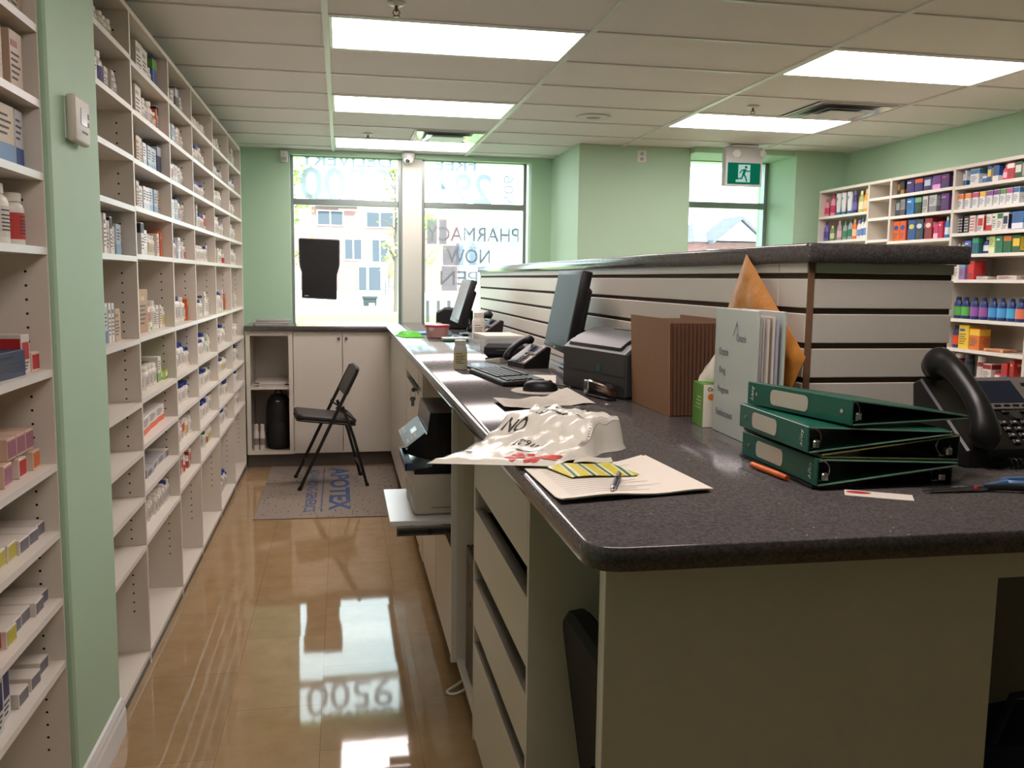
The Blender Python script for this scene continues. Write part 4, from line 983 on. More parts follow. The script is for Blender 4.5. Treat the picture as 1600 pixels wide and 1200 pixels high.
# ring binders stacked on their sides
def binder(label, loc, rz, spine, zs, zo, cover, edge, length=.30, depth=.272, rings=True, label_plate=True, writing=0):
    """lies flat; the spine board stands at x=0 (spine='L') or x=depth ('R'); zs/zo = (bottom, top) heights at spine and at open edge"""
    t = thing('ring_binder', label, 'binder', loc, rz, None)
    def X(q): return q if spine == 'L' else depth - q
    Lh = length / 2; th = .0028
    def board(z_s, z_o, name):
        p = MB(); v_ = [(X(x), y, z) for x, zb in ((0, z_s), (depth, z_o)) for y in (-Lh, Lh) for z in (zb, zb + th)]
        p.add(v_, [(0, 1, 3, 2), (4, 6, 7, 5), (0, 4, 5, 1), (2, 3, 7, 6), (0, 2, 6, 4), (1, 5, 7, 3)]); p.build(name, [cover], t, smooth=False)
        p = MB()       # pale welded edge of the vinyl along the open end
        v_ = [(X(x), -Lh - .0012 + dy, zb + dz) for x, zb in ((0, z_s), (depth, z_o)) for dy in (0, .0015) for dz in (.0004, th - .0004)]
        p.add(v_, [(0, 1, 3, 2), (4, 6, 7, 5), (0, 4, 5, 1), (2, 3, 7, 6), (0, 2, 6, 4), (1, 5, 7, 3)]); p.build('welded_edge', edge, t, smooth=False)
    board(zs[0], zo[0], 'bottom_cover'); board(zs[1] - th, zo[1] - th, 'top_cover')
    p = MB(); x0, x1 = sorted((X(-.003), X(.0)));  p.box(x0, x1, -Lh, Lh, zs[0], zs[1], bev=.0012); sp = p.build('spine', cover, t)
    xs = X(-.0034); zm = (zs[0] + zs[1]) / 2; hh = zs[1] - zs[0]; sg = -1 if spine == 'L' else 1
    if label_plate:
        p = MB(); q = rounded([(-.055, -hh * .33), (.055, -hh * .33), (.055, hh * .33), (-.055, hh * .33)], {0: .012, 1: .012, 2: .012, 3: .012}, 5)
        p.prism(q, 0, .0008, T=Tr(xs + (.0 if sg > 0 else 0), .03 if not writing else .02, zm) @ Rz(-PI / 2 if sg < 0 else PI / 2) @ Rx(PI / 2)); p.build('label_plate', M((196, 188, 172), .5, name='label_card'), sp, smooth=False)
        for y in (-.125, .118):
            p = MB(); p.cyl((xs, y, zm), (xs + sg * .0015, y, zm), .004, n=12); p.build('rivet', STEEL, sp)
        p = MB(); yy = .132 if writing else -.128
        text(p, 'Avery', (xs + sg * .0006, yy, zm), (0, 0, -1 if writing else 1), (0, -1 if writing else 1, 0) if sg < 0 else (0, 1, 0), hh * .62, .012, th=.0003); p.build('printed_lettering', M((206, 224, 210), .6, name='pale_print'), sp, smooth=False)
    if rings:
        p = MB(); x0, x1 = sorted((X(.004), X(.028))); p.box(x0, x1, -Lh + .012, Lh - .012, zs[0] + th, zs[0] + th + .008, bev=.003); mech = p.build('ring_mechanism', STEEL, t)
        for y in (-Lh + .02, 0, Lh - .02):
            p = MB(); r_ = min(.017, (hh - .016) / 2); p.tube([(X(.016) + r_ * math.cos(a), y, zs[0] + th + .008 + r_ * .85 + r_ * math.sin(a)) for a in [i * PI / 8 for i in range(16)]], .0014, 6, closed=True); p.build('ring', STEEL, mech)
        p = MB(); p.box(*sorted((X(.008), X(.022))), -Lh + .001, -Lh + .016, zs[0] + th + .004, zs[0] + th + .020, bev=.003); p.build('ring_lever', STEEL, mech)
    return t
GB = M((18, 92, 74), .35, name='binder_green'); GE = M((150, 190, 168), .4, name='welded_pale_green'); KB = M((16, 16, 17), .35, name='binder_black'); KE = M((34, 34, 36), .4, name='welded_black'); YE = M((150, 150, 90), .4, name='welded_olive'); OB = M((30, 34, 22), .35, name='binder_dark_olive')
BX, BY = .815, 1.565
binder('black ring binder at the very bottom of the binder stack', (BX + .0, BY + .01, WT), math.radians(-1), 'R', (.0, .034), (0, .0065), KB, KE, label_plate=False)
binder('lowest green ring binder, on the black one in the stack', (BX + .004, BY, WT), math.radians(0), 'L', (.0075, .056), (.0365, .044), GB, GE, writing=0)
binder('dark olive binder turned the other way between two green binders', (BX + .008, BY + .004, WT), math.radians(1), 'R', (.0455, .092), (.0575, .0635), OB, YE, label_plate=False)
binder('middle green ring binder, second green one from the bottom', (BX - .004, BY + .012, WT), math.radians(-2), 'L', (.0645, .1115), (.0935, .1005), GB, GE, writing=0)
binder('topmost green ring binder, turned askew on the stack', (BX + .038, BY + .0, WT + .001), math.radians(11), 'L', (.1125, .1585), (.1125, .1195), GB, GE, writing=1)
t = thing('highlighter', 'orange highlighter poking out under the binder stack', 'highlighter', (.795, 1.565, WT + .0062), math.radians(-86))
p = MB(); p.tube([(-.05, 0, 0), (.05, 0, 0)], .0055, 12); p.build('barrel', M((222, 108, 40), .4, name='highlighter_orange'), t)
p = MB(); p.tube([(.05, 0, 0), (.075, 0, 0)], [.0058, .005], 12); p.build('cap', M((200, 84, 30), .4, name='highlighter_cap'), t)
t = thing('scissors', 'scissors with black and blue handles at the right counter edge', 'scissors', (1.10, 1.372, WT + .004), math.radians(0))
p = MB(); p.prism([(-.11, -.004), (0, -.009), (.02, -.006), (.02, .004), (-.09, .002)], 0, .002); p.prism([(-.09, .002), (-.105, .006), (.0, .012), (.02, .006), (.02, .0)], .0022, .0042); p.build('blade', STEEL, t, smooth=False)
p = MB(); p.cyl((.0, .0, .0), (0, 0, .006), .005, n=12); p.build('pivot_screw', M((170, 50, 44), .4, name='red_screw'), t)
for s_, c in ((-1, BLACK), (1, M((74, 112, 160), .4, name='handle_blue'))):
    p = MB(); p.tube([(.012, 0, .003), (.05, s_ * .012, .004), (.08, s_ * .022, .004)], [.005, .006, .006], 8); p.tube([(.115 + .038 * math.cos(a), s_ * .026 + .02 * math.sin(a), .004) for a in [i * PI / 10 for i in range(20)]], .006, 8, closed=True); p.build('handle', c, t)

# the clutter half way down the counter
t = thing('glasses_case', 'black soft zip case behind the keyboard', 'case', (.745, 4.09, WT), math.radians(-20))
p = MB(); p.prism(rrect(.19, .085, .03), 0, .066, bev=.018); p.build('case_shell', M((24, 22, 26), .7, name='black_cloth'), t)
p = MB(); p.tube([(.094 * math.cos(a) * (1.0 if abs(math.cos(a)) < .9 else 1.0), .044 * math.sin(a), .036) for a in [i * PI / 12 for i in range(24)]], .002, 6, closed=True); p.build('zip', DGREY, t)
CLR = M((206, 214, 214), .12, alpha=.35, name='clear_plastic')
t = thing('paper_tray', 'clear plastic tray filled with stacked white papers behind the black case', 'tray', (.80, 4.60, WT), math.radians(-88))
p = MB(); W_, D_, Hh_ = .34, .25, .075
p.box(-W_ / 2, W_ / 2, -D_ / 2, D_ / 2, 0, .003); p.box(-W_ / 2, -W_ / 2 + .003, -D_ / 2, D_ / 2, .003, Hh_); p.box(W_ / 2 - .003, W_ / 2, -D_ / 2, D_ / 2, .003, Hh_); p.box(-W_ / 2, W_ / 2, D_ / 2 - .003, D_ / 2, .003, Hh_); p.box(-W_ / 2, W_ / 2, -D_ / 2, -D_ / 2 + .003, .003, Hh_ * .7); p.build('tray_box', CLR, t, smooth=False)
t = thing('paper_stack', 'stack of white papers and forms inside the clear tray', 'papers', (.80, 4.60, WT + .0032), math.radians(-87))
for k in range(6):
    a = rnd.uniform(-.03, .03); p = MB(); p.box(-.15 + a * .3, .15 + a * .3, -.10, .10, .0 + k * .0125, .0122 + k * .0125, T=Rz(a)); p.build('paper_bundle', M(((222, 216, 204), (206, 204, 200), (228, 222, 206))[k % 3], .8, name='paper_bundle'), t, smooth=False)
t = thing('calculator', 'small cream calculator between keyboard and telephone', 'calculator', (.68, 3.86, WT), math.radians(-60))
p = MB(); p.prism([(-.05, 0), (.05, 0), (.05, .024), (-.05, .008)], -.04, .04, T=Rx(PI / 2), bev=.002); p.build('calculator_body', M((206, 200, 186), .5, name='calculator_cream'), t)
p = MB(); 
for i in range(4):
    for j in range(4): p.box(-.042 + i * .013, -.033 + i * .013, -.03 + j * .016, -.019 + j * .016, .0095 + i * .0021, .0135 + i * .0021)
p.build('keys', DGREY, t)
t = thing('tablet_computer', 'black flat tablet with pale screen lying behind the keyboard', 'tablet', (.565, 3.62, WT), math.radians(-80))
p = MB(); p.prism(rrect(.24, .13, .015), 0, .010, bev=.003); p.build('tablet_body', BLACK, t)
p = MB(); p.box(-.10, .06, -.05, .05, .0098, .0106); p.build('display_screen', M((150, 172, 196), .12, name='tablet_screen'), t, smooth=False)
t = thing('pill_tray', 'green plastic pill counting tray with white rim', 'tray', (.655, 5.18, WT), math.radians(6))
p = MB(); p.prism(rrect(.17, .10, .02), 0, .012, bev=.003); p.build('tray_body', M((24, 96, 70), .35, name='tray_green'), t)
p = MB(); p.prism(rrect(.166, .096, .02), .013, .022, bev=.003); p.build('tray_rim', M((216, 220, 214), .3, name='tray_white'), t)
t = thing('food_container', 'clear tub with red lid and pinkish contents on the counter', 'container', (.575, 5.46, WT))
p = MB(); p.lathe([(.058, 0), (.066, .006), (.072, .07)], 28); p.build('tub', M((206, 160, 156), .2, alpha=.75, name='pink_clear_tub'), t)
p = MB(); p.lathe([(.077, .068), (.078, .078), (.074, .082), (0, .082)], 28); p.build('lid', M((196, 52, 60), .35, name='red_lid'), t)
p = MB(); p.lathe([(.055, .004), (.06, .04), (0, .045)], 20); p.build('tub_contents', M((170, 96, 88), .8, bump=.6, bscale=90, name='tub_contents'), t)
t = thing('green_cloth', 'bright green folded cloth pouch beside the red-lidded tub', 'cloth', (.415, 5.58, WT), math.radians(12)); t.scale = (.85, .9, 1)
p = MB(); n = 14; vv = []
for up in (1, 0):
    for i in range(n + 1):
        for j in range(n + 1):
            u, v = i / n, j / n; e = bump1(min(u, 1 - u, v, 1 - v), 0, .25); vv.append(((u - .5) * .16, (v - .5) * .22, (.004 + e * (.026 + .006 * math.sin(9 * u + 7 * v))) if up else 0))
m_ = (n + 1) ** 2; ff = []
for i in range(n):
    for j in range(n): a = i * (n + 1) + j; ff += [(a, a + n + 1, a + n + 2, a + 1), (m_ + a, m_ + a + 1, m_ + a + n + 2, m_ + a + n + 1)]
for i in range(n):
    for a, b_ in ((i, i + 1), (n * (n + 1) + i, n * (n + 1) + i + 1), (i * (n + 1), (i + 1) * (n + 1)), (i * (n + 1) + n, (i + 1) * (n + 1) + n)): ff.append((a, b_, m_ + b_, m_ + a))
p.add(vv, ff); p.build('cloth_folds', M((84, 190, 40), .7, name='bright_green_cloth'), t, ang=60)
t = thing('blue_folder', 'pale blue folder lying behind the green cloth', 'folder', (.50, 5.86, WT), math.radians(30))
p = MB(); p.box(-.11, .11, -.08, .08, 0, .012, bev=.002); p.build('folder_cover', M((120, 150, 196), .5, name='folder_blue'), t)
t = thing('tape_dispenser', 'clear tape dispenser between the pill tray and the large bottle', 'tape dispenser', (.625, 5.70, WT), math.radians(10))
p = MB(); p.prism([(-.07, 0), (.07, 0), (.06, .025), (.03, .04), (-.05, .045), (-.075, .02)], -.018, .018, T=Rx(PI / 2), bev=.003); p.build('dispenser_body', M((150, 176, 190), .2, name='clear_blue_plastic'), t)
p = MB(); p.lathe([(.014, -.009), (.03, -.009), (.03, .009), (.014, .009)], 20, T=Tr(-.015, 0, .052) @ Rx(PI / 2)); p.build('tape_roll', M((214, 206, 186), .3, name='tape'), t)
t = thing('receipt_printer', 'black rounded receipt printer behind the far monitor', 'printer', (.80, 6.50, WT), math.radians(-10))
p = MB(); p.prism([(-.12, 0), (.12, 0), (.12, .10), (.07, .145), (-.06, .155), (-.12, .12)], -.09, .09, T=Rx(PI / 2), bev=.014); p.build('printer_shell', BLACK, t)
p = MB(); p.box(-.08, .05, -.06, -.055, .152, .156); p.build('paper_slot', DGREY, t, smooth=False)
t = thing('paper_stack', 'pile of magazines on the far worktop beside the left shelves', 'papers', (-.52, 7.02, WT), math.radians(4))
for k in range(4):
    p = MB(); a = (.02, -.03, .015, .05)[k]; p.box(-.125 + a * .3, .125 + a * .3, -.15, .15, k * .009, .0085 + k * .009, T=Rz(a), bev=.001); p.build('magazine', M(((206, 204, 198), (180, 178, 180), (214, 208, 196), (150, 148, 150))[k], .5, name='magazine'), t)

# things in the open cubby
t = thing('paper_stack', 'loose papers on the shelf inside the far cubby', 'papers', (-.515, 6.98, .6025), math.radians(3))
for k in range(4):
    p = MB(); a = (.03, -.05, .04, -.02)[k]; p.box(-.11 + a * .3, .11 + a * .3, -.13, .13, k * .010, .0095 + k * .010, T=Rz(a)); p.build('paper_bundle', M(((210, 204, 194), (190, 186, 180), (222, 216, 206), (200, 190, 180))[k], .8, name='cubby_paper'), t, smooth=False)
t = thing('backpack', 'black backpack standing in the lower part of the far cubby', 'bag', (-.475, 6.99, .1185))
p = MB(); p.lathe([(.10, 0), (.115, .02), (.118, .25), (.105, .36), (.07, .405), (0, .415)], 22, T=Matrix.Diagonal((.80, 1.0, 1, 1))); p.build('backpack_body', M((22, 20, 21), .75, bump=.3, bscale=300, name='black_nylon'), t)
p = MB(); p.lathe([(.07, .03), (.078, .06), (.074, .20), (.05, .23), (0, .235)], 16, T=Tr(0, -.06, 0) @ Matrix.Diagonal((.9, .9, 1, 1))); p.build('front_pocket', M((28, 26, 28), .75, name='black_nylon_pocket'), t)
p = MB(); p.tube([(-.03, 0, .40), (-.02, 0, .44), (.02, 0, .44), (.03, 0, .40)], .007, 8); p.build('carry_handle', BLACK, t)
p = MB(); p.box(-.012, .012, -.1, -.096, .365, .372); p.build('badge', LGREY, t, smooth=False)
for k, x in enumerate((-.635, -.590)):
    t = thing('spray_bottle', ('white bottle nearest the shelves in the far cubby', 'white bottle beside the black backpack in the far cubby')[k], 'bottle', (x, 6.90, .1185))
    p = MB(); p.lathe([(.019, 0), (.02, .004), (.02, .13), (.014, .15), (.014, .155)], 16); p.build('bottle_body', HDPE, t)
    p = MB(); p.lathe([(.016, .153), (.016, .19), (.012, .195), (0, .195)], 16); p.build('cap', M((214, 206, 200), .4, name='spray_cap'), t)
    p = MB(); p.lathe([(.0205, .04), (.0205, .09)], 16); p.build('paper_label', M((150, 130, 130), .5, name='spray_label'), t)

# black sign panel hanging in the left window, seen from behind
t = thing('hanging_sign_panel', 'black sign panel with narrowed lower half hanging in the left window', 'sign', (-.168, YG - .036, 1.236))
pts = [(-.137, .012), (.129, .0), (.136, .012), (.138, .20), (.152, .245), (.160, .285), (.162, .470), (.152, .482), (-.150, .488), (-.160, .478), (-.158, .30), (-.152, .255), (-.140, .22), (-.142, .02)]
Tsx = Rx(PI / 2)
p = MB(); p.prism(pts, -.010, .010, T=Tsx, bev=.003); p.build('sign_back', BLACK, t)
p = MB(); q = [(x * .965, .243 + (z - .243) * .975) for x, z in pts]; p.tube([(x, -.0125, z) for x, z in q], .0018, 6, closed=True); p.build('edge_outline', M((118, 116, 116), .5, name='edge_grey'), t)
p = MB(); p.box(-.118, -.088, -.0112, -.0100, .030, .036); p.build('badge', M((220, 222, 224), .4, name='badge_white'), t, smooth=False)
p = MB(); 
for x in (-.12, .12): p.box(x - .01, x + .01, .010, .034, .44, .46)
p.build('suction_mount', DGREY, t, smooth=False)
# ------------------------------------------------------------------ products for the shelves
ORD = ['first', 'second', 'third', 'fourth', 'fifth', 'sixth', 'seventh', 'eighth', 'ninth', 'tenth', 'eleventh', 'twelfth', 'thirteenth', 'fourteenth', 'fifteenth', 'sixteenth']
BLUE = M((38, 62, 140), .4, name='blue_cap'); OFFW = M((224, 218, 204), .4, name='offwhite_cap'); GCAP = M((50, 120, 70), .4, name='green_cap')
LBW = M((214, 208, 198), .55, name='white_label'); LBY = M((216, 200, 120), .55, name='yellow_label'); LBP = M((70, 66, 130), .55, name='purple_label'); LBR = M((190, 60, 56), .55, name='red_label')
AMB = M((214, 124, 44), .3, name='amber_plastic')
_proto = {}
def bottle_proto(key, r, h, body, cap, lab, ink=INK, capname='cap'):
    a, c, l = mono_bottle(h, r, cap, body)
    me = (a.build('b', body), c.build('c', cap), l.build('l', [lab, ink], smooth=False))
    ms = [o.data for o in me]
    for o in me: bpy.data.objects.remove(o)
    _proto[key] = ('pill_bottle', 'bottle', ms, ('cap', 'paper_label'), 2 * r)
LBLK = M((48, 46, 60), .5, name='dark_label_ink')
for key, r, h, body, cap, lab in (('b', .026, .088, HDPE, BLUE, LBW), ('w', .025, .085, HDPE, OFFW, LBW), ('B', .036, .120, HDPE, BLUE, LBW), ('W', .033, .116, HDPE, OFFW, LBW),
                                  ('y', .025, .088, HDPE, OFFW, LBY), ('g', .025, .086, HDPE, GCAP, LBW), ('a', .023, .085, AMB, OFFW, LBW), ('d', .016, .066, HDPE, OFFW, LBR),
                                  ('V', .040, .130, HDPE, OFFW, LBP), ('J', .050, .136, HDPE, OFFW, LBW), ('j', .034, .122, HDPE, OFFW, LBR)):
    bottle_proto(key, r, h, body, cap, lab)
def carton_meshes(w_, d_, h_, c1, c2, style):
    A = M(c1, .45, noise=.02, nscale=30); Bm = M(c2, .5)
    p = MB(); p.box(-d_ / 2, d_ / 2, -w_ / 2, w_ / 2, 0, h_, bev=.0012); o = p.build('x', A, smooth=False)
    q = MB(); fx = d_ / 2; e = .0006
    def face(u0, u1, z0, z1, m):       # front (+x) face; u is the fraction of the width
        q.box(fx - e, fx + e * (1 + .4 * m), -w_ / 2 + w_ * u0, -w_ / 2 + w_ * u1, h_ * z0, h_ * z1, m=m)
    def side(u0, u1, z0, z1, m):
        for s_ in (-1, 1): q.box(-d_ / 2 + d_ * u0, -d_ / 2 + d_ * u1, *sorted((s_ * (w_ / 2 - e), s_ * (w_ / 2 + e * (1 + .4 * m)))), h_ * z0, h_ * z1, m=m)
    if style == 'band':
        face(.02, .98, .04, .36, 0); side(.02, .98, .04, .36, 0); zz = (.5, .6, .7, .8)
    elif style == 'top':
        face(.02, .98, .68, .96, 0); side(.02, .98, .68, .96, 0); zz = (.2, .3, .4, .5)
    elif style == 'oval':
        n = 14; v = [(fx + .0012, w_ * .36 * math.cos(2 * PI * i / n), h_ * (.66 + .12 * math.sin(2 * PI * i / n))) for i in range(n)]; q.add(v, [tuple(range(n))], 0); side(.1, .9, .55, .8, 0); zz = (.14, .24, .34)
    elif style == 'dots':
        for i in range(3):
            for j in range(5): face(.12 + i * .28, .30 + i * .28, .10 + j * .17, .20 + j * .17, 0)
        zz = ()
    elif style == 'block':
        face(.12, .88, .36, .80, 0); side(.3, .98, .1, .9, 0); zz = (.10, .18, .26)
    elif style == 'end':
        face(.06, .94, .12, .88, 0); zz = ()
        for k in range(4): side(.06 + .03 * k, .5 + .08 * (k % 2), .2 + .16 * k, .26 + .16 * k, 1)
    else:
        face(.10, .60, .74, .84, 0); side(.1, .7, .74, .84, 0); zz = (.2, .3, .4, .5, .6)
    for k, z in enumerate(zz):
        a = .55 + .3 * ((k * 7) % 5) / 5; face(.10, a, z, z + .035, 1); side(.12, a, z, z + .03, 1)
    o2 = q.build('y', [Bm, M((96, 92, 92), .7)], smooth=False)
    ms = [o.data, o2.data]; bpy.data.objects.remove(o); bpy.data.objects.remove(o2); return ms
# token: (name, width, depth, height, colour, accent, style, words)
CART = {
 'c': (.050, .09, .095, (222, 216, 204), (150, 146, 150), 'lines', 'white medicine carton with grey print'),
 'C': (.100, .11, .138, (222, 216, 204), (160, 152, 146), 'lines', 'large plain white carton'),
 'p': (.075, .09, .105, (196, 214, 224), (150, 186, 206), 'band', 'glossy pale blue carton'),
 'q': (.055, .09, .10, (232, 234, 236), (206, 214, 220), 'band', 'glossy bright white carton'),
 'n': (.065, .09, .125, (40, 50, 84), (190, 196, 210), 'top', 'navy blue carton'),
 'o': (.030, .07, .105, (214, 106, 50), (240, 190, 150), 'lines', 'slim orange carton'),
 'r': (.050, .08, .092, (220, 210, 200), (188, 44, 44), 'block', 'white carton with red panel'),
 'e': (.060, .09, .105, (224, 222, 206), (120, 170, 70), 'band', 'white carton with green wave'),
 'E': (.050, .08, .040, (150, 186, 60), (224, 226, 190), 'block', 'small lime green carton'),
 'k': (.026, .10, .125, (222, 220, 216), (36, 38, 60), 'top', 'white carton with black top'),
 'u': (.055, .09, .110, (196, 172, 144), (150, 120, 96), 'lines', 'tan medicine carton'),
 'U': (.125, .07, .165, (168, 122, 74), (206, 168, 110), 'lines', 'tall bronze carton with fine print'),
 't': (.030, .04, .130, (226, 222, 214), (90, 96, 120), 'lines', 'tall slim white tube carton'),
 's': (.075, .06, .140, (196, 204, 210), (150, 166, 180), 'band', 'tall silver-white carton'),
 'l': (.060, .18, .034, (222, 214, 202), (110, 108, 116), 'end', 'flat white carton lying end-on'),
 'x': (.150, .10, .068, (222, 216, 208), (214, 92, 44), 'band', 'long white carton with orange swoosh'),
 'i': (.130, .12, .032, (168, 164, 164), (110, 112, 124), 'lines', 'flat silver-grey carton lying down'),
 'z': (.042, .06, .115, (190, 190, 186), (176, 70, 70), 'band', 'clear carton with red and green print'),
 'Z': (.042, .06, .120, (184, 194, 196), (70, 110, 150), 'band', 'clear carton with blue print'),
 'K': (.040, .09, .135, (52, 96, 160), (110, 170, 70), 'top', 'blue and green book-like carton'),
 'R': (.020, .08, .125, (176, 40, 48), (230, 200, 190), 'lines', 'thin red carton'),
 'P': (.055, .10, .136, (206, 130, 170), (130, 80, 150), 'band', 'pink and purple carton'),
 'T': (.075, .10, .135, (202, 176, 150), (160, 70, 60), 'lines', 'tall tan carton with red mark'),
 'S': (.095, .10, .134, (206, 190, 160), (110, 150, 190), 'band', 'tan carton with pale blue base'),
 'D': (.060, .10, .136, (206, 208, 212), (44, 84, 150), 'band', 'white carton with deep blue base'),
 'N': (.170, .11, .060, (44, 54, 88), (30, 36, 60), 'lines', 'long low navy box'),
 'G': (.056, .16, .050, (214, 182, 160), (160, 104, 124), 'end', 'long tan carton with pink end'),
 'H': (.050, .16, .046, (222, 206, 190), (190, 40, 40), 'end', 'long white carton with red end'),
 'O': (.050, .16, .046, (222, 200, 180), (222, 110, 50), 'end', 'long white carton with orange end'),
 'Y': (.058, .17, .040, (222, 214, 200), (190, 180, 60), 'end', 'flat white carton with yellow flower print'),
 'X': (.045, .11, .138, (214, 214, 212), (44, 44, 92), 'block', 'tall white carton with dark blue side'),
}
BWORDS = {'b': 'white pill bottle with blue cap', 'w': 'white pill bottle with white cap', 'B': 'large white bottle with blue cap', 'W': 'large white bottle with white cap', 'y': 'white bottle with yellow label',
          'g': 'white pill bottle with green cap', 'a': 'amber-orange pill bottle', 'd': 'tiny white bottle with red label', 'V': 'wide white jar with purple label', 'J': 'tall white jar with printed label', 'j': 'white bottle with red label'}
for key, (w_, d_, h_, c1, c2, st, wd) in CART.items():
    _proto[key] = ('medicine_carton', 'box', carton_meshes(w_, d_, h_, c1, c2, st), ('printed_panel',), w_)
def product(key, loc, rz, label, group, name=None, cat=None):
    nm, ct_, ms, parts, _ = _proto[key]
    o = bpy.data.objects.new(name or nm, ms[0]); COL.objects.link(o); o.location = loc; o.rotation_euler = (0, 0, rz); tag(o, label, cat or ct_, group)
    for me, pn in zip(ms[1:], parts):
        c = bpy.data.objects.new(pn, me); COL.objects.link(c); c.parent = o
    return o

# ------------------------------------------------------------------ left shelving: one unit near the camera, six bays beyond the pier
XF, XB = -.70, -1.02
def shelf_unit(y0, y1, levels, label, xf=XF, xb=XB, ztop=2.325, d=1, face=1, group='white adjustable shelving bays along the left wall', pins=True, base=.028):
    """face=1: open toward +x; face=-1: open toward -x"""
    t = thing('shelving_unit', label, 'shelves', ((xf + xb) / 2, (y0 + y1) / 2, 0), 0, group)
    X0, X1 = min(xf, xb) - t.location.x, max(xf, xb) - t.location.x; hy = (y1 - y0) / 2; th = .0088
    for s_ in (-1, 1):
        p = MB(); ya, yb = sorted((s_ * hy, s_ * (hy - th))); p.box(X0, X1, ya, yb, .0, ztop)
        if pins:
            yi = s_ * (hy - th); z = .20
            while z < ztop - .08:
                for xx in ((X1 - .05) if face > 0 else (X0 + .05), (X0 + .06) if face > 0 else (X1 - .06)):
                    if not any(-.028 < z - L < .016 for L in levels): p.cyl((xx, yi + s_ * .0004, z), (xx, yi - s_ * .0004, z), .0034, n=8, m=1)
                z += .034
        p.build('side_panel', [WHITE, PINHOLE], t, smooth=False)
    p = MB(); xb0, xb1 = (X0, X0 + .006) if face > 0 else (X1 - .006, X1); p.box(xb0, xb1, -hy + th, hy - th, .03, ztop - .018); p.build('back_panel', WHITE, t, smooth=False)
    xs0, xs1 = (X0 + .006, X1) if face > 0 else (X0, X1 - .006)
    p = MB(); p.box(xs0, xs1, -hy + th, hy - th, ztop - .018, ztop); p.build('top_panel', WHITE, t, smooth=False)
    for z in levels:
        p = MB(); xe = (xs1 - .0015, xs1) if face > 0 else (xs0, xs0 + .0015)
        p.box(xs0 + (0 if face > 0 else .0015), xs1 - (.0015 if face > 0 else 0), -hy + th, hy - th, z - .009, z + .009); p.box(xe[0], xe[1], -hy + th, hy - th, z - .009, z + .009, m=1); p.build('shelf', [WHITE, WEDGE], t, smooth=False)
    p = MB(); p.box(xs0, xs1, -hy + th, hy - th, base, base + .018); p.build('bottom_panel', WHITE, t, smooth=False)
    xk = (X1 - .012, X1 - .002) if face > 0 else (X0 + .002, X0 + .012)
    p = MB(); p.box(xk[0], xk[1], -hy + th, hy - th, 0, base); p.build('toe_kick', VINYL, t, smooth=False)
    return t
U = [2.144, 1.98, 1.813, 1.65, 1.483, 1.19]
BAYS = [
 (1.69, 2.378, [1.993, 1.82, 1.65, 1.474, 1.176, .94, .768, .594, .429], 'near white shelving unit left of the green pier'),
 (2.84, 3.36, [2.154, 1.984, 1.817, 1.645, 1.474, 1.186, .96, .785, .616, .438], 'first white shelving bay past the pier, its lower half empty'),
 (3.36, 4.06, U[:] + [.969, .802, .631, .45], 'second white shelving bay past the pier, rows of bottles low down'),
 (4.06, 4.655, U[:] + [.972, .808, .638, .471], 'third white shelving bay past the pier, open at the bottom'),
 (4.655, 5.38, U[:] + [.976, .807, .637, .474], 'fourth white shelving bay past the pier'),
 (5.38, 6.10, U[:] + [.982, .804, .644, .479], 'fifth white shelving bay, blue-capped bottles on its floor'),
 (6.10, 6.80, U[:] + [.98, .80, .649, .492], 'sixth and farthest white shelving bay beside the corner cabinet'),
]
for y0, y1, lv, lab in BAYS: shelf_unit(y0, y1, lv, lab, group=None)
b = MB(); b.box(XB, XF, 6.801, 6.819, 0, 2.325); t = b.build('shelf_end_panel', WHITE, smooth=False); tag(t, 'white end panel closing the far end of the left shelving', 'panel')
# stock, shelf by shelf from the top; bottles and cartons from the camera end to the far end
STOCK = {
 0: ['_CcT', 'PTT', 'SSD', 'Jj', 'NrH', 'GGHO', 'lYYlll', 'OHYllll', 'XXlll'],
 1: ['_oncwwwy_', 'nnqVccw', '', '', 'sucttukcpo', 'zZzZZtttucW', '', '', '', ''],
 2: ['CCwKKR', 'CwWWaok', 'uuqqppn', 'ucqqppu', 'kkqywwcoo', 'wwwUrEWccy', 'wwwwwweEE', 'xxxxC', 'wiiil', 'wwwwwwwwwwbw'],
 3: ['wcuncw', 'ppcuuw', 'wrrqqcww', 'ucqpBwc', 'bbqgdwd', 'wBBWao', 'bBBbb', 'bbbbbbb', 'gdwrryww', 'rdwdrw'],
 4: ['wwwwwww', 'wwwBWww', 'bbbbbbw', 'tbbbbrr', 'wwwwbbc', 'bwttWc', 'bbBgew', 'bbbwyg', 'bbbbBc', 'gydyyw'],
 5: ['wcwbwd', 'wwwwbbw', 'bbWWWWW', 'WWwbbw', 'cwwcwd', 'Bbtao', 'wBww', 'bbywg', 'BBbbb', 'bbbBw'],
 6: ['wcCcq', 'wbwwbw', 'wWcww', 'wwWwy', 'WWWw', 'cw', 'ww', 'bBBww', 'bbww', 'wwdw'],
}
BAYNAME = ['the near unit', 'first bay past pier', 'second bay past pier', 'third bay past pier', 'fourth bay past pier', 'fifth bay past pier', 'farthest bay']
rs = random.Random(11)
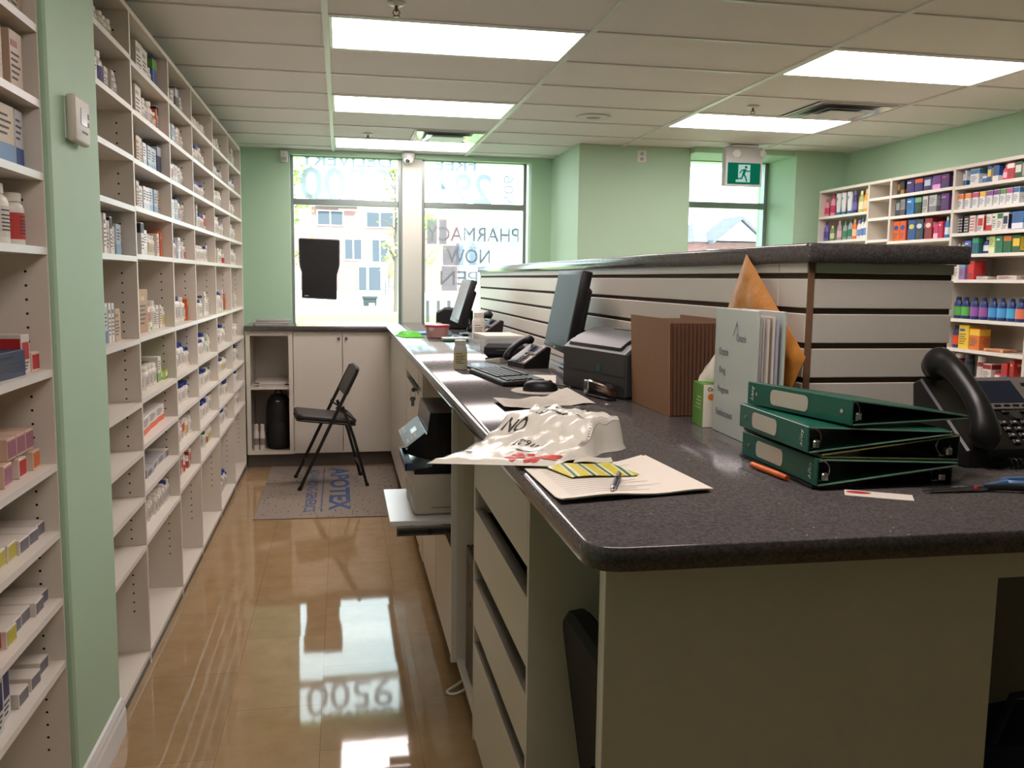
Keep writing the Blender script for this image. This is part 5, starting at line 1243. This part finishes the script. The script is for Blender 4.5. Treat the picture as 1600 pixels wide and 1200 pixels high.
def stock_row(bay, row, keys, z, y0, y1, front=-.745, start=None):
    keys = [k_ for k_ in keys]; ws = [_proto[k_][4] if k_ != '_' else .07 for k_ in keys]
    st = start if start is not None else max(y0 + .02, y0 * .79 / .70 - .02)
    av = y1 - .014 - st; tot = sum(ws); gap = max(.003, min(.045, (av - tot) / max(1, len(keys) - .5)))
    if tot + gap * len(keys) > av: st = max(y0 + .016, y1 - .014 - tot - gap * len(keys))
    y = st + (max(0, av - tot - gap * (len(keys) - 1)) * .5 if gap >= .045 else 0); n = 0
    for k_, w_ in zip(keys, ws):
        if y + w_ > y1 - .011: break
        if k_ != '_':
            nm, ct_, ms, parts, _ = _proto[k_]; dep = (CART[k_][1] if k_ in CART else w_)
            words = BWORDS.get(k_) or CART[k_][6]
            lab = '%s, %s on %s shelf of %s' % (words, ORD[n], ORD[row] if row < 10 else 'bottom', BAYNAME[bay])
            product(k_, (front - dep / 2 - rs.uniform(0, .012), y + w_ / 2, z), rs.uniform(-.05, .05) if k_ in CART and w_ > .03 else 0, lab, 'medicines on the left shelving'); n += 1
        y += w_ + gap
for bay, rows in STOCK.items():
    y0, y1, lv, _ = BAYS[bay]
    for row, keys in enumerate(rows):
        if keys: stock_row(bay, row, keys, lv[row] + .0094, y0, y1, start=(2.17 if bay == 0 and row == 3 else 2.08 if bay == 0 and row < 5 else 1.98 if bay == 0 else None), front=-.735 if bay else -.722)
stock_row(5, 10, 'bBBb', .0465, 5.38, 6.10)
# the deeper rows and stacked second layers that show above the front ones
def extra(bay, row, key, n, y, z, x, dy=.058, grp='medicines on the left shelving', words='standing behind the front row'):
    for k in range(n):
        wd = BWORDS.get(key) or CART[key][6]
        product(key, (x, y + dy * k, z), 0, '%s, %s of back row, %s shelf, %s' % (wd, ORD[k], ORD[row], BAYNAME[bay]), grp)
extra(2, 9, 'w', 8, 3.50, .45 + .0094, -.86); extra(2, 6, 'w', 5, 3.56, .969 + .0094, -.86); extra(3, 7, 'b', 6, 4.22, .808 + .0094, -.85)
for k, key in enumerate('GGG'):
    product(key, (-.815, 2.175 + .06 * k, .94 + .0094 + .0502), 0, 'long tan carton with pink end, %s in upper layer, sixth shelf of the near unit' % ORD[k], 'medicines on the left shelving')

# ------------------------------------------------------------------ right shelving
RX, RB = 3.50, 3.785
RB_ = [(5.602, 6.24, [1.899, 1.72, 1.54, 1.36, 1.18, 1.0], 'left bay of the right shelving, shampoo-like bottles on top'), (5.352, 5.600, [1.98, 1.848, 1.704, 1.56, 1.42, 1.2, 1.0], 'narrow empty bay of the right shelving'),
       (4.737, 5.350, [1.98, 1.846, 1.687, 1.56, 1.443, 1.218, 1.047, .888, .72], 'middle bay of the right shelving with rows of dark cartons'), (4.092, 4.735, [1.976, 1.844, 1.708, 1.587, 1.443, 1.218, 1.047, .888, .72], 'right bay of the right shelving running down behind the telephone'),
       (3.44, 4.090, [1.976, 1.844, 1.708, 1.587, 1.443, 1.218, 1.047, .90, .80, .70], 'bay of the right shelving cut by the photo edge')]
for y0, y1, lv, lab in RB_: shelf_unit(y0, y1, lv, lab, xf=RX, xb=RB, ztop=2.10, face=-1, group=None, pins=False, base=.08)
def shaped_bottle(kind, w_, h_, c1, c2):
    B1 = M(c1, .35); B2 = M(c2, .45); r = w_ / 2
    a = MB(); cp = MB(); lb = MB(); S = Matrix.Diagonal((.62, 1, 1, 1))
    if kind == 'tube': a.lathe([(r * .72, 0), (r * .75, h_ * .16), (r * .95, h_ * .45), (r, h_)], 16, T=S); cp.lathe([(r * .76, 0), (r * .78, h_ * .15)], 16, T=S); lb.lathe([(r * .90, h_ * .42), (r * .99, h_ * .8)], 16, T=S @ Matrix.Diagonal((1.02, .7, 1, 1)))
    elif kind == 'can': a.lathe([(r * .95, 0), (r, .004), (r, h_ * .78), (r * .8, h_ * .82)], 18); cp.lathe([(r * .92, h_ * .80), (r * .92, h_ * .97), (r * .85, h_), (0, h_)], 18); lb.lathe([(r * 1.01, h_ * .55), (r * 1.01, h_ * .74)], 18)
    elif kind == 'shaped': a.lathe([(r * .92, 0), (r, .004), (r, h_ * .62), (r * .85, h_ * .74), (r * .6, h_ * .84)], 16, T=S); cp.lathe([(r * .62, h_ * .83), (r * .6, h_ * .97), (r * .4, h_), (0, h_)], 14, T=S); lb.lathe([(r * 1.015, h_ * .14), (r * 1.015, h_ * .56)], 16, T=S)
    else: a.lathe([(r * .9, 0), (r, .004), (r * .97, h_ * .60), (r * .75, h_ * .74), (r * .40, h_ * .82), (r * .38, h_ * .84)], 16, T=S); cp.lathe([(r * .46, h_ * .82), (r * .44, h_ * .98), (r * .38, h_), (0, h_)], 14, T=S); lb.lathe([(r * 1.01, h_ * .16), (r * 1.0, h_ * .5)], 16, T=S)
    capm = {'tube': B2, 'can': B2 if sum(c2) < 200 else M((210, 206, 200), .4), 'shaped': M((24, 40, 84), .35), 'flask': B2}[kind]
    return a.build('toiletry_bottle', B1), cp.build('cap', capm), lb.build('printed_label', B2, smooth=True)
RITEMS = [
    (6.214, 1.908, 'flask', 0.05, 0.13, (236, 150, 170), (214, 60, 100), 'small pink bottle, leftmost on the right shelving'),
    (6.125, 1.908, 'flask', 0.055, 0.155, (238, 160, 176), (210, 60, 110), 'taller pink bottle, second on the left bay upper row'),
    (6.046, 1.908, 'tube', 0.05, 0.165, (236, 240, 242), (40, 120, 180), 'white tube with blue oval beside the pink bottles'),
    (5.978, 1.908, 'tube', 0.05, 0.165, (236, 240, 242), (40, 120, 180), 'middle white tube with blue oval in the left bay'),
    (5.903, 1.908, 'tube', 0.055, 0.165, (236, 240, 242), (40, 120, 180), 'white tube with blue oval beside the dark purple bottle'),
    (5.838, 1.908, 'flask', 0.05, 0.175, (70, 60, 130), (120, 110, 180), 'dark purple bottle in the left bay upper row'),
    (5.758, 1.908, 'flask', 0.055, 0.15, (190, 200, 120), (240, 240, 200), 'pale olive bottle beside the orange bottle'),
    (5.695, 1.908, 'flask', 0.05, 0.165, (240, 170, 60), (250, 220, 160), 'orange-yellow bottle at the right end of its row'),
    (6.203, 1.729, 'flask', 0.055, 0.15, (128, 108, 190), (90, 70, 150), 'violet bottle at the lower left of the right shelving'),
    (6.114, 1.729, 'flask', 0.05, 0.11, (120, 150, 90), (210, 220, 180), 'short green bottle beside the violet bottle'),
    (6.018, 1.729, 'flask', 0.05, 0.14, (176, 160, 166), (230, 190, 200), 'greyish clear bottle with pink print, left bay'),
    (5.942, 1.729, 'flask', 0.05, 0.13, (150, 170, 160), (70, 140, 100), 'clear bottle with green cap, left bay lower row'),
    (5.875, 1.729, 'flask', 0.05, 0.16, (160, 170, 172), (40, 130, 90), 'taller clear bottle with green cap beside the orange spray'),
    (5.818, 1.729, 'flask', 0.045, 0.14, (236, 110, 40), (250, 200, 160), 'bright orange spray bottle in the left bay'),
    (5.762, 1.729, 'flask', 0.045, 0.13, (236, 236, 232), (120, 150, 200), 'white bottle beside the orange spray bottle'),
    (5.715, 1.729, 'flask', 0.045, 0.14, (238, 238, 236), (100, 130, 190), 'middle white bottle at the right of the left bay'),
    (5.676, 1.729, 'flask', 0.045, 0.155, (240, 240, 238), (110, 140, 200), 'tall white bottle against the empty narrow bay'),
    (5.343, 1.989, 'box', 0.075, 0.13, (44, 34, 30), (150, 110, 50), 'black carton with gold print, leftmost in the hair dye row'),
    (5.261, 1.989, 'box', 0.075, 0.135, (40, 32, 30), (160, 120, 50), 'second black carton with gold print in the top row'),
    (5.182, 1.989, 'box', 0.08, 0.14, (62, 34, 110), (220, 210, 230), 'purple carton beside the black gold-printed cartons'),
    (5.098, 1.989, 'box', 0.08, 0.14, (50, 36, 110), (220, 90, 40), 'purple carton with orange figure in the top row'),
    (5.011, 1.989, 'box', 0.075, 0.14, (40, 32, 84), (190, 190, 220), 'navy-purple carton, third from right in the top row'),
    (4.926, 1.989, 'box', 0.08, 0.145, (110, 50, 140), (230, 160, 220), 'light purple carton with pink print, top row'),
    (4.849, 1.989, 'box', 0.07, 0.145, (70, 36, 100), (220, 50, 100), 'purple and crimson carton at the right end of the top row'),
    (5.337, 1.855, 'box', 0.08, 0.125, (60, 66, 70), (150, 160, 160), 'charcoal carton, leftmost in the second row of the middle bay'),
    (5.249, 1.855, 'box', 0.07, 0.12, (140, 140, 144), (90, 80, 90), 'grey carton beside the charcoal one, second row'),
    (5.169, 1.855, 'box', 0.075, 0.12, (40, 120, 190), (190, 220, 240), 'sky blue carton in the second row'),
    (5.092, 1.855, 'box', 0.075, 0.125, (24, 60, 44), (120, 170, 130), 'dark green carton in the second row'),
    (5.023, 1.855, 'box', 0.05, 0.12, (196, 198, 194), (150, 150, 150), 'slim pale grey carton beside the dark green one'),
    (4.95, 1.855, 'box', 0.09, 0.13, (186, 188, 190), (130, 130, 136), 'wide silver carton in the second row'),
    (4.838, 1.855, 'box', 0.07, 0.11, (84, 36, 110), (180, 120, 190), 'violet carton at the right end of the second row'),
    (5.321, 1.696, 'box', 0.075, 0.13, (226, 110, 40), (40, 80, 160), 'orange carton with blue oval, leftmost of the third row'),
    (5.233, 1.696, 'box', 0.075, 0.13, (214, 90, 50), (60, 70, 150), 'orange-red carton with blue oval, second of the third row'),
    (5.141, 1.696, 'box', 0.08, 0.13, (38, 84, 150), (220, 200, 80), 'blue carton with pale oval in the third row'),
    (5.064, 1.696, 'box', 0.075, 0.135, (54, 64, 84), (200, 210, 220), 'slate carton with pale oval in the third row'),
    (4.977, 1.696, 'box', 0.075, 0.14, (150, 44, 50), (230, 200, 200), 'dark red carton with pale oval in the third row'),
    (4.905, 1.696, 'box', 0.08, 0.085, (220, 50, 120), (250, 190, 210), 'short magenta carton in the third row'),
    (4.863, 1.696, 'box', 0.05, 0.1, (200, 40, 80), (240, 180, 190), 'crimson carton behind the magenta one'),
    (4.823, 1.696, 'flask', 0.05, 0.16, (40, 130, 200), (220, 230, 240), 'tall bright blue bottle at the right of the third row'),
    (4.683, 1.985, 'box', 0.075, 0.085, (36, 64, 110), (220, 226, 230), 'navy carton, leftmost of the right bay top row'),
    (4.67, 1.985, 'box', 0.07, 0.09, (226, 230, 232), (40, 90, 150), 'white carton with blue base, right bay top row'),
    (4.595, 1.985, 'box', 0.1, 0.095, (224, 228, 230), (60, 120, 170), 'wide white and blue carton, right bay top row'),
    (4.512, 1.985, 'box', 0.09, 0.04, (50, 130, 190), (220, 230, 240), 'flat light blue box lying in the right bay top row'),
    (4.476, 1.985, 'box', 0.08, 0.105, (34, 84, 150), (240, 210, 60), 'blue carton with yellow flash, right bay top row'),
    (4.426, 1.985, 'box', 0.06, 0.11, (36, 90, 160), (230, 230, 230), 'plain blue carton beside the pink bottle'),
    (4.372, 1.985, 'flask', 0.05, 0.095, (222, 90, 110), (250, 200, 210), 'pink bottle in the right bay top row'),
    (4.315, 1.985, 'box', 0.07, 0.11, (206, 40, 44), (250, 240, 240), 'red carton with white picture, right bay top row'),
    (4.259, 1.985, 'box', 0.06, 0.1, (40, 90, 60), (230, 230, 220), 'green carton at the right photo edge, top row'),
    (4.706, 1.853, 'box', 0.042, 0.088, (226, 230, 232), (236, 120, 60), 'slim white and blue carton with orange top, right bay second row'),
    (4.64, 1.853, 'box', 0.042, 0.088, (226, 230, 232), (240, 150, 70), 'slim white and blue carton with amber top, right bay second row'),
    (4.576, 1.853, 'box', 0.042, 0.088, (226, 230, 232), (200, 70, 130), 'slim white and blue carton with crimson top, right bay second row'),
    (4.519, 1.853, 'box', 0.042, 0.088, (226, 230, 232), (240, 190, 60), 'slim white and blue carton with yellow top, right bay second row'),
    (4.463, 1.853, 'box', 0.042, 0.088, (226, 230, 232), (130, 70, 150), 'slim white and blue carton with plum top, right bay second row'),
    (4.409, 1.853, 'box', 0.042, 0.088, (226, 230, 232), (120, 60, 140), 'slim white and blue carton with purple top, right bay second row'),
    (4.36, 1.853, 'box', 0.042, 0.088, (226, 230, 232), (90, 150, 70), 'slim white and blue carton with green top, right bay second row'),
    (4.312, 1.853, 'box', 0.042, 0.088, (226, 230, 232), (190, 90, 150), 'slim white and blue carton with mauve top, right bay second row'),
    (4.26, 1.853, 'box', 0.042, 0.088, (226, 230, 232), (60, 120, 170), 'slim white and blue carton with blue top, right bay second row'),
    (4.723, 1.717, 'box', 0.05, 0.095, (40, 38, 40), (200, 200, 200), 'black dotted carton, leftmost of the right bay third row'),
    (4.679, 1.717, 'box', 0.05, 0.095, (42, 40, 42), (200, 200, 200), 'second black dotted carton, right bay third row'),
    (4.636, 1.717, 'box', 0.05, 0.095, (44, 42, 44), (204, 204, 204), 'third black dotted carton beside the red and white boxes'),
    (4.588, 1.717, 'box', 0.05, 0.095, (222, 222, 218), (200, 60, 50), 'red and white carton beside the black dotted cartons'),
    (4.52, 1.717, 'box', 0.05, 0.095, (224, 222, 218), (196, 56, 48), 'middle red and white carton, right bay third row'),
    (4.453, 1.717, 'box', 0.05, 0.095, (224, 222, 218), (190, 50, 44), 'red and white carton beside the green and white boxes'),
    (4.409, 1.717, 'box', 0.05, 0.095, (224, 224, 216), (60, 120, 60), 'first green and white carton, right bay third row'),
    (4.369, 1.717, 'box', 0.05, 0.095, (224, 224, 216), (56, 116, 56), 'second green and white carton, right bay third row'),
    (4.326, 1.717, 'box', 0.05, 0.095, (226, 224, 220), (40, 44, 80), 'white and navy carton after the green ones'),
    (4.237, 1.717, 'box', 0.11, 0.095, (54, 110, 170), (230, 230, 240), 'wide blue box at the right photo edge, third row'),
    (4.711, 1.596, 'flask', 0.04, 0.06, (50, 70, 50), (200, 200, 180), 'small dark green bottle, leftmost above the ledge end'),
    (4.667, 1.596, 'flask', 0.04, 0.07, (180, 190, 170), (60, 90, 60), 'small pale bottle beside the dark green one'),
    (4.613, 1.596, 'box', 0.06, 0.075, (90, 110, 190), (230, 220, 240), 'lilac-blue carton, right bay fourth row'),
    (4.549, 1.596, 'box', 0.05, 0.09, (40, 110, 120), (60, 160, 110), 'teal carton, right bay fourth row'),
    (4.482, 1.596, 'flask', 0.07, 0.115, (40, 50, 120), (226, 226, 230), 'navy bottle with white cap, right bay fourth row'),
    (4.417, 1.596, 'box', 0.045, 0.13, (190, 214, 130), (226, 236, 190), 'tall pale green carton, right bay fourth row'),
    (4.362, 1.596, 'box', 0.07, 0.105, (50, 130, 90), (200, 226, 220), 'green and pale blue carton, right bay fourth row'),
    (4.3, 1.596, 'box', 0.07, 0.145, (40, 110, 70), (220, 120, 60), 'tall green carton with orange mark, fourth row'),
    (4.234, 1.596, 'box', 0.07, 0.15, (44, 104, 60), (236, 200, 60), 'tall green carton with yellow mark at the photo edge'),
    (4.74, 1.452, 'box', 0.05, 0.1, (210, 120, 120), (240, 210, 210), 'pink carton under the ledge end'),
    (4.701, 1.452, 'box', 0.05, 0.1, (226, 222, 216), (40, 40, 40), 'white carton with black bars under the ledge end'),
    (4.646, 1.452, 'box', 0.075, 0.1, (150, 120, 170), (120, 170, 190), 'lilac and teal carton under the ledge end'),
    (4.571, 1.452, 'box', 0.055, 0.105, (190, 34, 44), (210, 60, 60), 'red carton under the ledge end'),
    (4.477, 1.452, 'box', 0.13, 0.018, (214, 206, 200), (190, 160, 150), 'flat white packet lying right of the red carton'),
    (4.285, 1.452, 'box', 0.15, 0.022, (206, 190, 186), (180, 110, 110), 'flat pinkish packets lying at the right photo edge'),
    (4.706, 1.227, 'shaped', 0.06, 0.125, (26, 50, 110), (90, 170, 80), 'first blue mouthwash bottle, green label'),
    (4.629, 1.227, 'shaped', 0.06, 0.125, (26, 50, 110), (100, 180, 90), 'second blue mouthwash bottle, green label'),
    (4.554, 1.227, 'shaped', 0.06, 0.125, (26, 50, 110), (150, 90, 170), 'third blue mouthwash bottle, purple label'),
    (4.481, 1.227, 'shaped', 0.06, 0.125, (26, 50, 110), (150, 90, 160), 'fourth blue mouthwash bottle, purple label'),
    (4.406, 1.227, 'shaped', 0.06, 0.125, (26, 50, 110), (70, 150, 210), 'fifth blue mouthwash bottle, light blue label'),
    (4.337, 1.227, 'shaped', 0.06, 0.125, (26, 50, 110), (80, 160, 215), 'sixth blue mouthwash bottle, light blue label'),
    (4.265, 1.227, 'shaped', 0.06, 0.125, (26, 50, 110), (70, 170, 215), 'seventh blue mouthwash bottle, light blue label'),
    (4.2, 1.227, 'shaped', 0.06, 0.125, (26, 50, 110), (220, 120, 90), 'last blue mouthwash bottle, orange label, at the photo edge'),
    (4.685, 1.056, 'shaped', 0.06, 0.13, (26, 50, 110), (220, 80, 50), 'blue bottle with red label left of the yellow cartons'),
    (4.592, 1.056, 'box', 0.085, 0.135, (236, 200, 50), (50, 90, 160), 'yellow carton with blue top'),
    (4.502, 1.056, 'box', 0.085, 0.12, (220, 120, 50), (240, 200, 60), 'orange and yellow carton beside the yellow one'),
    (4.346, 1.056, 'box', 0.15, 0.016, (214, 160, 120), (190, 110, 70), 'flat orange packets lying right of the orange carton'),
    (4.64, 0.897, 'can', 0.05, 0.135, (34, 30, 32), (190, 40, 40), 'black spray can with red band on the lowest visible shelf'),
    (4.553, 0.897, 'can', 0.05, 0.13, (60, 70, 84), (34, 36, 44), 'blue-grey spray can beside the black one'),
    (4.454, 0.897, 'can', 0.05, 0.135, (214, 206, 204), (150, 60, 70), 'white spray can with maroon base'),
    (4.383, 0.897, 'box', 0.085, 0.09, (220, 214, 206), (150, 40, 50), 'white and maroon pouch beside the white can'),
    (4.3, 0.897, 'box', 0.08, 0.045, (206, 44, 48), (226, 226, 230), 'low red box in front of the blue-red box'),
    (4.252, 0.897, 'box', 0.08, 0.105, (200, 50, 50), (80, 120, 170), 'red and blue box on the lowest visible shelf'),
    (4.196, 0.897, 'box', 0.03, 0.16, (190, 50, 44), (220, 170, 140), 'thin red carton beside the shelf end'),
    (4.808, 1.056, 'box', 0.06, 0.1, (200, 120, 110), (236, 210, 200), 'pinkish carton peeking past the slatwall corner'),
    (4.825, 1.227, 'flask', 0.05, 0.12, (226, 180, 130), (240, 220, 200), 'peach bottle peeking past the slatwall corner'),
    (4.833, 1.452, 'box', 0.06, 0.09, (170, 190, 50), (210, 220, 120), 'lime green carton peeking out below the ledge end'),
]
rowsR = {}
for it in RITEMS: rowsR.setdefault(it[1], []).append(it)
for z, L in rowsR.items():
    L.sort(key=lambda q: -q[0]); L2 = []
    for q in L:
        yy = q[0]
        for y0, y1, lv, _ in RB_:          # keep clear of the side panels
            if y0 <= yy <= y1: yy = min(max(yy, y0 + .012 + q[3] / 2), y1 - .012 - q[3] / 2)
        L2.append((yy,) + q[1:])
    L = L2
    for k, (y, z_, kind, w_, h_, c1, c2, lab) in enumerate(L):
        gaps = [v - .0094 - z for y0, y1, lv, _ in RB_ if y0 <= y <= y1 for v in lv + [2.091] if v > z + .03]; h_ = min(h_, .90 * min(gaps)) if gaps else h_
        nb = [abs(y - q[0]) for q in L if q is not L[k]]; w_ = min([w_] + [d_ * .94 for d_ in nb])
        if kind == 'box':
            st = 'dots' if 'dotted' in lab else 'oval' if 'oval' in lab else 'top' if ('slim white and blue' in lab or 'wide white' in lab) else ('block', 'band', 'lines', 'top')[k % 4]
            d_ = .07 if h_ > .03 else .09; ms = carton_meshes(w_, d_, h_, c1, c2, st)
            o = bpy.data.objects.new('product_carton', ms[0]); COL.objects.link(o); c = bpy.data.objects.new('printed_panel', ms[1]); COL.objects.link(c); c.parent = o; cat = 'box'
        else:
            d_ = w_; o, c, l = shaped_bottle(kind, w_, h_, c1, c2); c.parent = o; l.parent = o; cat = 'bottle'
        o.location = (RX + .022 + d_ / 2, y, z + .0004); o.rotation_euler = (0, 0, PI); tag(o, lab, cat, 'toiletries on the right shelving')

# ------------------------------------------------------------------ outside
GZ = .18
CONC = M((196, 192, 184), .9, noise=.08, nscale=3, name='concrete'); GRASS = M((120, 150, 70), .95, noise=.3, nscale=6, name='lawn_grass')
b = MB(); b.box(-60, 120, 7.75, 12, -.3, -.02); struct(b.build('ground_sidewalk', CONC, smooth=False))
b = MB(); b.box(-80, 160, 12, 31, -.3, .14); struct(b.build('ground_lawn', GRASS, smooth=False))
b = MB(); b.box(-120, 220, 31, 260, -.3, GZ); struct(b.build('ground_plaza', CONC, smooth=False))
WINM = M((66, 72, 84), .7, name='dark_window'); ROOF = M((92, 92, 104), .8, noise=.1, nscale=4, name='slate_roof'); TRIMW = M((232, 228, 222), .7, name='white_trim'); PINKB = BRICK
def far_house(name, label, x0, x1, y, h, wins, gable=None, depth=10, roof=True, mat=BRICK):
    t = thing(name, label, 'building', ((x0 + x1) / 2, y, GZ)); cx = (x0 + x1) / 2
    p = MB(); p.box(x0 - cx, x1 - cx, 0, depth, 0, h); p.build('wall', mat, t, smooth=False)
    for a, c, z0, z1 in wins:
        f = MB(); f.box(a - cx - .12, c - cx + .12, -.08, .0, z0 - .12, z1 + .12); fr_ = f.build('window', TRIMW, t, smooth=False)
        g_ = MB(); g_.box(a - cx, c - cx, -.12, -.08, z0, z1); g_.box((a + c) / 2 - cx - .05, (a + c) / 2 - cx + .05, -.14, -.12, z0, z1, m=1); g_.build('pane', [WINM, TRIMW], fr_, smooth=False)
    if roof:
        p = MB()
        p.add([(x0 - cx - .5, -.5, h), (x1 - cx + .5, -.5, h), (x1 - cx + .5, depth + .5, h), (x0 - cx - .5, depth + .5, h), (x0 - cx + 1.5, depth / 2, h + 1.6), (x1 - cx - 1.5, depth / 2, h + 1.6)], [(0, 1, 5, 4), (2, 3, 4, 5), (1, 2, 5), (3, 0, 4), (3, 2, 1, 0)]); p.build('roof', ROOF, t, smooth=False)
    for a, c, z0 in (gable or []):
        p = MB(); w2_ = (c - a) / 2; p.add([(a - cx, -.9, z0), (c - cx, -.9, z0), ((a + c) / 2 - cx, -.9, z0 + w2_ * .8), (a - cx, 2, z0), (c - cx, 2, z0), ((a + c) / 2 - cx, 2, z0 + w2_ * .8)], [(0, 1, 2), (5, 4, 3), (0, 2, 5, 3), (1, 4, 5, 2), (0, 3, 4, 1)]); p.build('gable', TRIMW, t, smooth=False)
        p = MB()
        for s_ in (-1, 1):
            e0 = Vector(((a + c) / 2 - cx, 0, z0 + w2_ * .8 + .1)); e1 = Vector(((a + c) / 2 - cx + s_ * (w2_ + .4), 0, z0 - .25))
            p.add([(e0.x, -1.2, e0.z), (e1.x, -1.2, e1.z), (e1.x, 2, e1.z), (e0.x, 2, e0.z), (e0.x, -1.2, e0.z + .25), (e1.x, -1.2, e1.z + .25), (e1.x, 2, e1.z + .25), (e0.x, 2, e0.z + .25)], [(3, 2, 1, 0), (4, 5, 6, 7), (0, 1, 5, 4), (1, 2, 6, 5), (2, 3, 7, 6), (3, 0, 4, 7)])
        p.build('gable_roof', ROOF, t, smooth=False)
    return t
far_house('brick_building', 'red brick two-storey building across the lawn, seen through the left window', -5.5, 11, 85, 7.6,
          [(-2.0, .2, 6.0, 7.2), (2.4, 4.8, 5.9, 7.2), (.4, 1.9, 2.9, 4.7), (2.9, 4.3, 2.7, 4.7), (5.6, 7.2, 2.9, 4.7)], roof=False)
t = bpy.data.objects['brick_building']
p = MB(); p.box(-1.2, 1.6, -.1, .0, .0, 2.75); d = p.build('doorway', TRIMW, t, smooth=False); p = MB(); p.box(-.2, .9, -.16, -.1, .05, 2.2); p.box(-1.1, -.4, -.16, -.1, .05, 2.2); p.build('door', WINM, d, smooth=False)
p = MB(); p.box(-5.0, -1.2, -.6, 8, 7.6, 8.3); p.build('parapet_roof', ROOF, t, smooth=False)
far_house('row_house', 'brick and white house with dark gable, seen through the right window', 24.6, 29.5, 60, 4.0, [(25.4, 26.2, 1.5, 3.4), (27.1, 28.0, 1.5, 3.4)], gable=[(25.6, 29.0, 4.1)])
far_house('row_house', 'farther pale house at the left of the right window', 20.0, 25.5, 75, 4.2, [(24.0, 24.8, 1.6, 3.6)], gable=None)
p = MB()
for k in range(12): p.cyl((27.0 + k * .12, 0, 1.3), (27.0 + k * .12, 0, 2.3), .02, n=6)
p.box(26.9, 28.5, -.03, .03, 2.3, 2.36); p.box(26.9, 28.5, -.03, .9, 1.2, 1.3); r_ = bpy.data.objects['row_house']; o = p.build('balcony', M((52, 60, 84), .5, name='dark_railing'), r_); o.location = (-27.05, -.95, 0)
def young_tree(label, x, y, h, n, spread, seed, z=GZ, low=.3):
    rt = random.Random(seed); t = thing('young_tree', label, 'tree', (x, y, z), 0, None)
    p = MB(); p.tube([(0, 0, 0), (.03, 0, h * .4), (0, .03, h * .75), (.02, 0, h)], [h * .014, h * .011, h * .006, .01], 8)
    tips = []
    for k in range(14):
        a = rt.uniform(0, 6.28); z0 = h * rt.uniform(low, .9); L = spread * rt.uniform(.5, 1) * (1.1 - z0 / h * .6); e = Vector((L * math.cos(a), L * math.sin(a), z0 + L * rt.uniform(.4, .9)))
        p.tube([(0, 0, z0), e * .5 + Vector((0, 0, z0 * .5 + .03)), e], [.03, .02, .008], 5); tips.append((Vector((0, 0, z0)), e))
    p.build('trunk', M((96, 84, 76), .9, name='tree_bark'), t)
    f = MB()
    for k in range(n):
        a, e = rt.choice(tips); c = a.lerp(e, rt.uniform(.3, 1.05)) + Vector((rt.gauss(0, .12), rt.gauss(0, .12), rt.gauss(0, .12))) * spread; s_ = rt.uniform(.05, .11) * (h / 4)
        R_ = Matrix.Rotation(rt.uniform(0, 6.28), 3, 'Z') @ Matrix.Rotation(rt.uniform(0, 3), 3, 'X')
        f.add([c + R_ @ Vector(q) for q in ((-s_, 0, 0), (0, -s_ * .5, .01), (s_, 0, 0), (0, s_ * .5, .01))], [(0, 1, 2, 3)])
    f.build('foliage', M((150, 178, 90), .8, name='young_leaf'), t, smooth=False)
young_tree('young tree with sparse spring leaves behind the hanging sign panel', -1.75, 30, 5.2, 500, 1.3, 1)
young_tree('small slender tree before the brick building, right of its door', 6.9, 76, 7.0, 420, 1.6, 2)
young_tree('low leafy tree beside the brick building door', 4.0, 78, 3.2, 380, 1.1, 5)
young_tree('bare-branched tree at the right edge of the left window', 1.95, 33, 5.6, 90, 1.2, 3)
t = thing('trash_bin', 'dark green park trash bin on the lawn outside', 'trash can', (1.24, 40, GZ - .30))
p = MB(); p.prism([(-.24, 0), (.24, 0), (.30, .62), (-.30, .62)], -.26, .26, T=Rx(PI / 2), bev=.01); p.build('bin_body', M((36, 44, 46), .7, name='bin_green'), t)
p = MB(); p.prism([(-.33, .62), (.33, .62), (.34, .72), (-.34, .72)], -.3, .3, T=Rx(PI / 2), bev=.01); p.build('bin_lid', M((40, 48, 50), .7, name='bin_lid'), t)
p = MB(); p.box(-.05, .20, -.285, -.25, .17, .42); p.build('notice', TRIMW, t, smooth=False)
t = thing('park_bench', 'dark park bench on the plaza beyond the trash bin', 'bench', (4.3, 66, GZ))
for z, yy in ((.45, 0), (.45, .18), (.45, .36), (.62, .45), (.78, .48)):
    p = MB(); p.box(-1.2, 1.2, yy - .06, yy + .06, z - .03, z + .03); p.build('slat', M((92, 104, 112), .6, name='bench_slat'), t, smooth=False)
for x in (-1.1, 1.1):
    p = MB(); p.box(x - .04, x + .04, -.05, .45, 0, .42); p.box(x - .04, x + .04, .42, .50, 0, .82); p.build('leg', M((70, 78, 86), .6, name='bench_leg'), t, smooth=False)
t = thing('picket_fence', 'few dark fence pickets low in the second window', 'fence', (1.55, 13.5, .14))
for k in range(3):
    p = MB(); p.box(-.30 + k * .16, -.25 + k * .16, -.02, .02, 0, .95); p.build('picket', M((64, 62, 64), .7, name='fence_dark'), t, smooth=False)
p = MB(); p.box(-.34, .14, .02, .05, .5, .56); p.build('fence_rail', M((64, 62, 64), .7, name='fence_dark'), t, smooth=False)
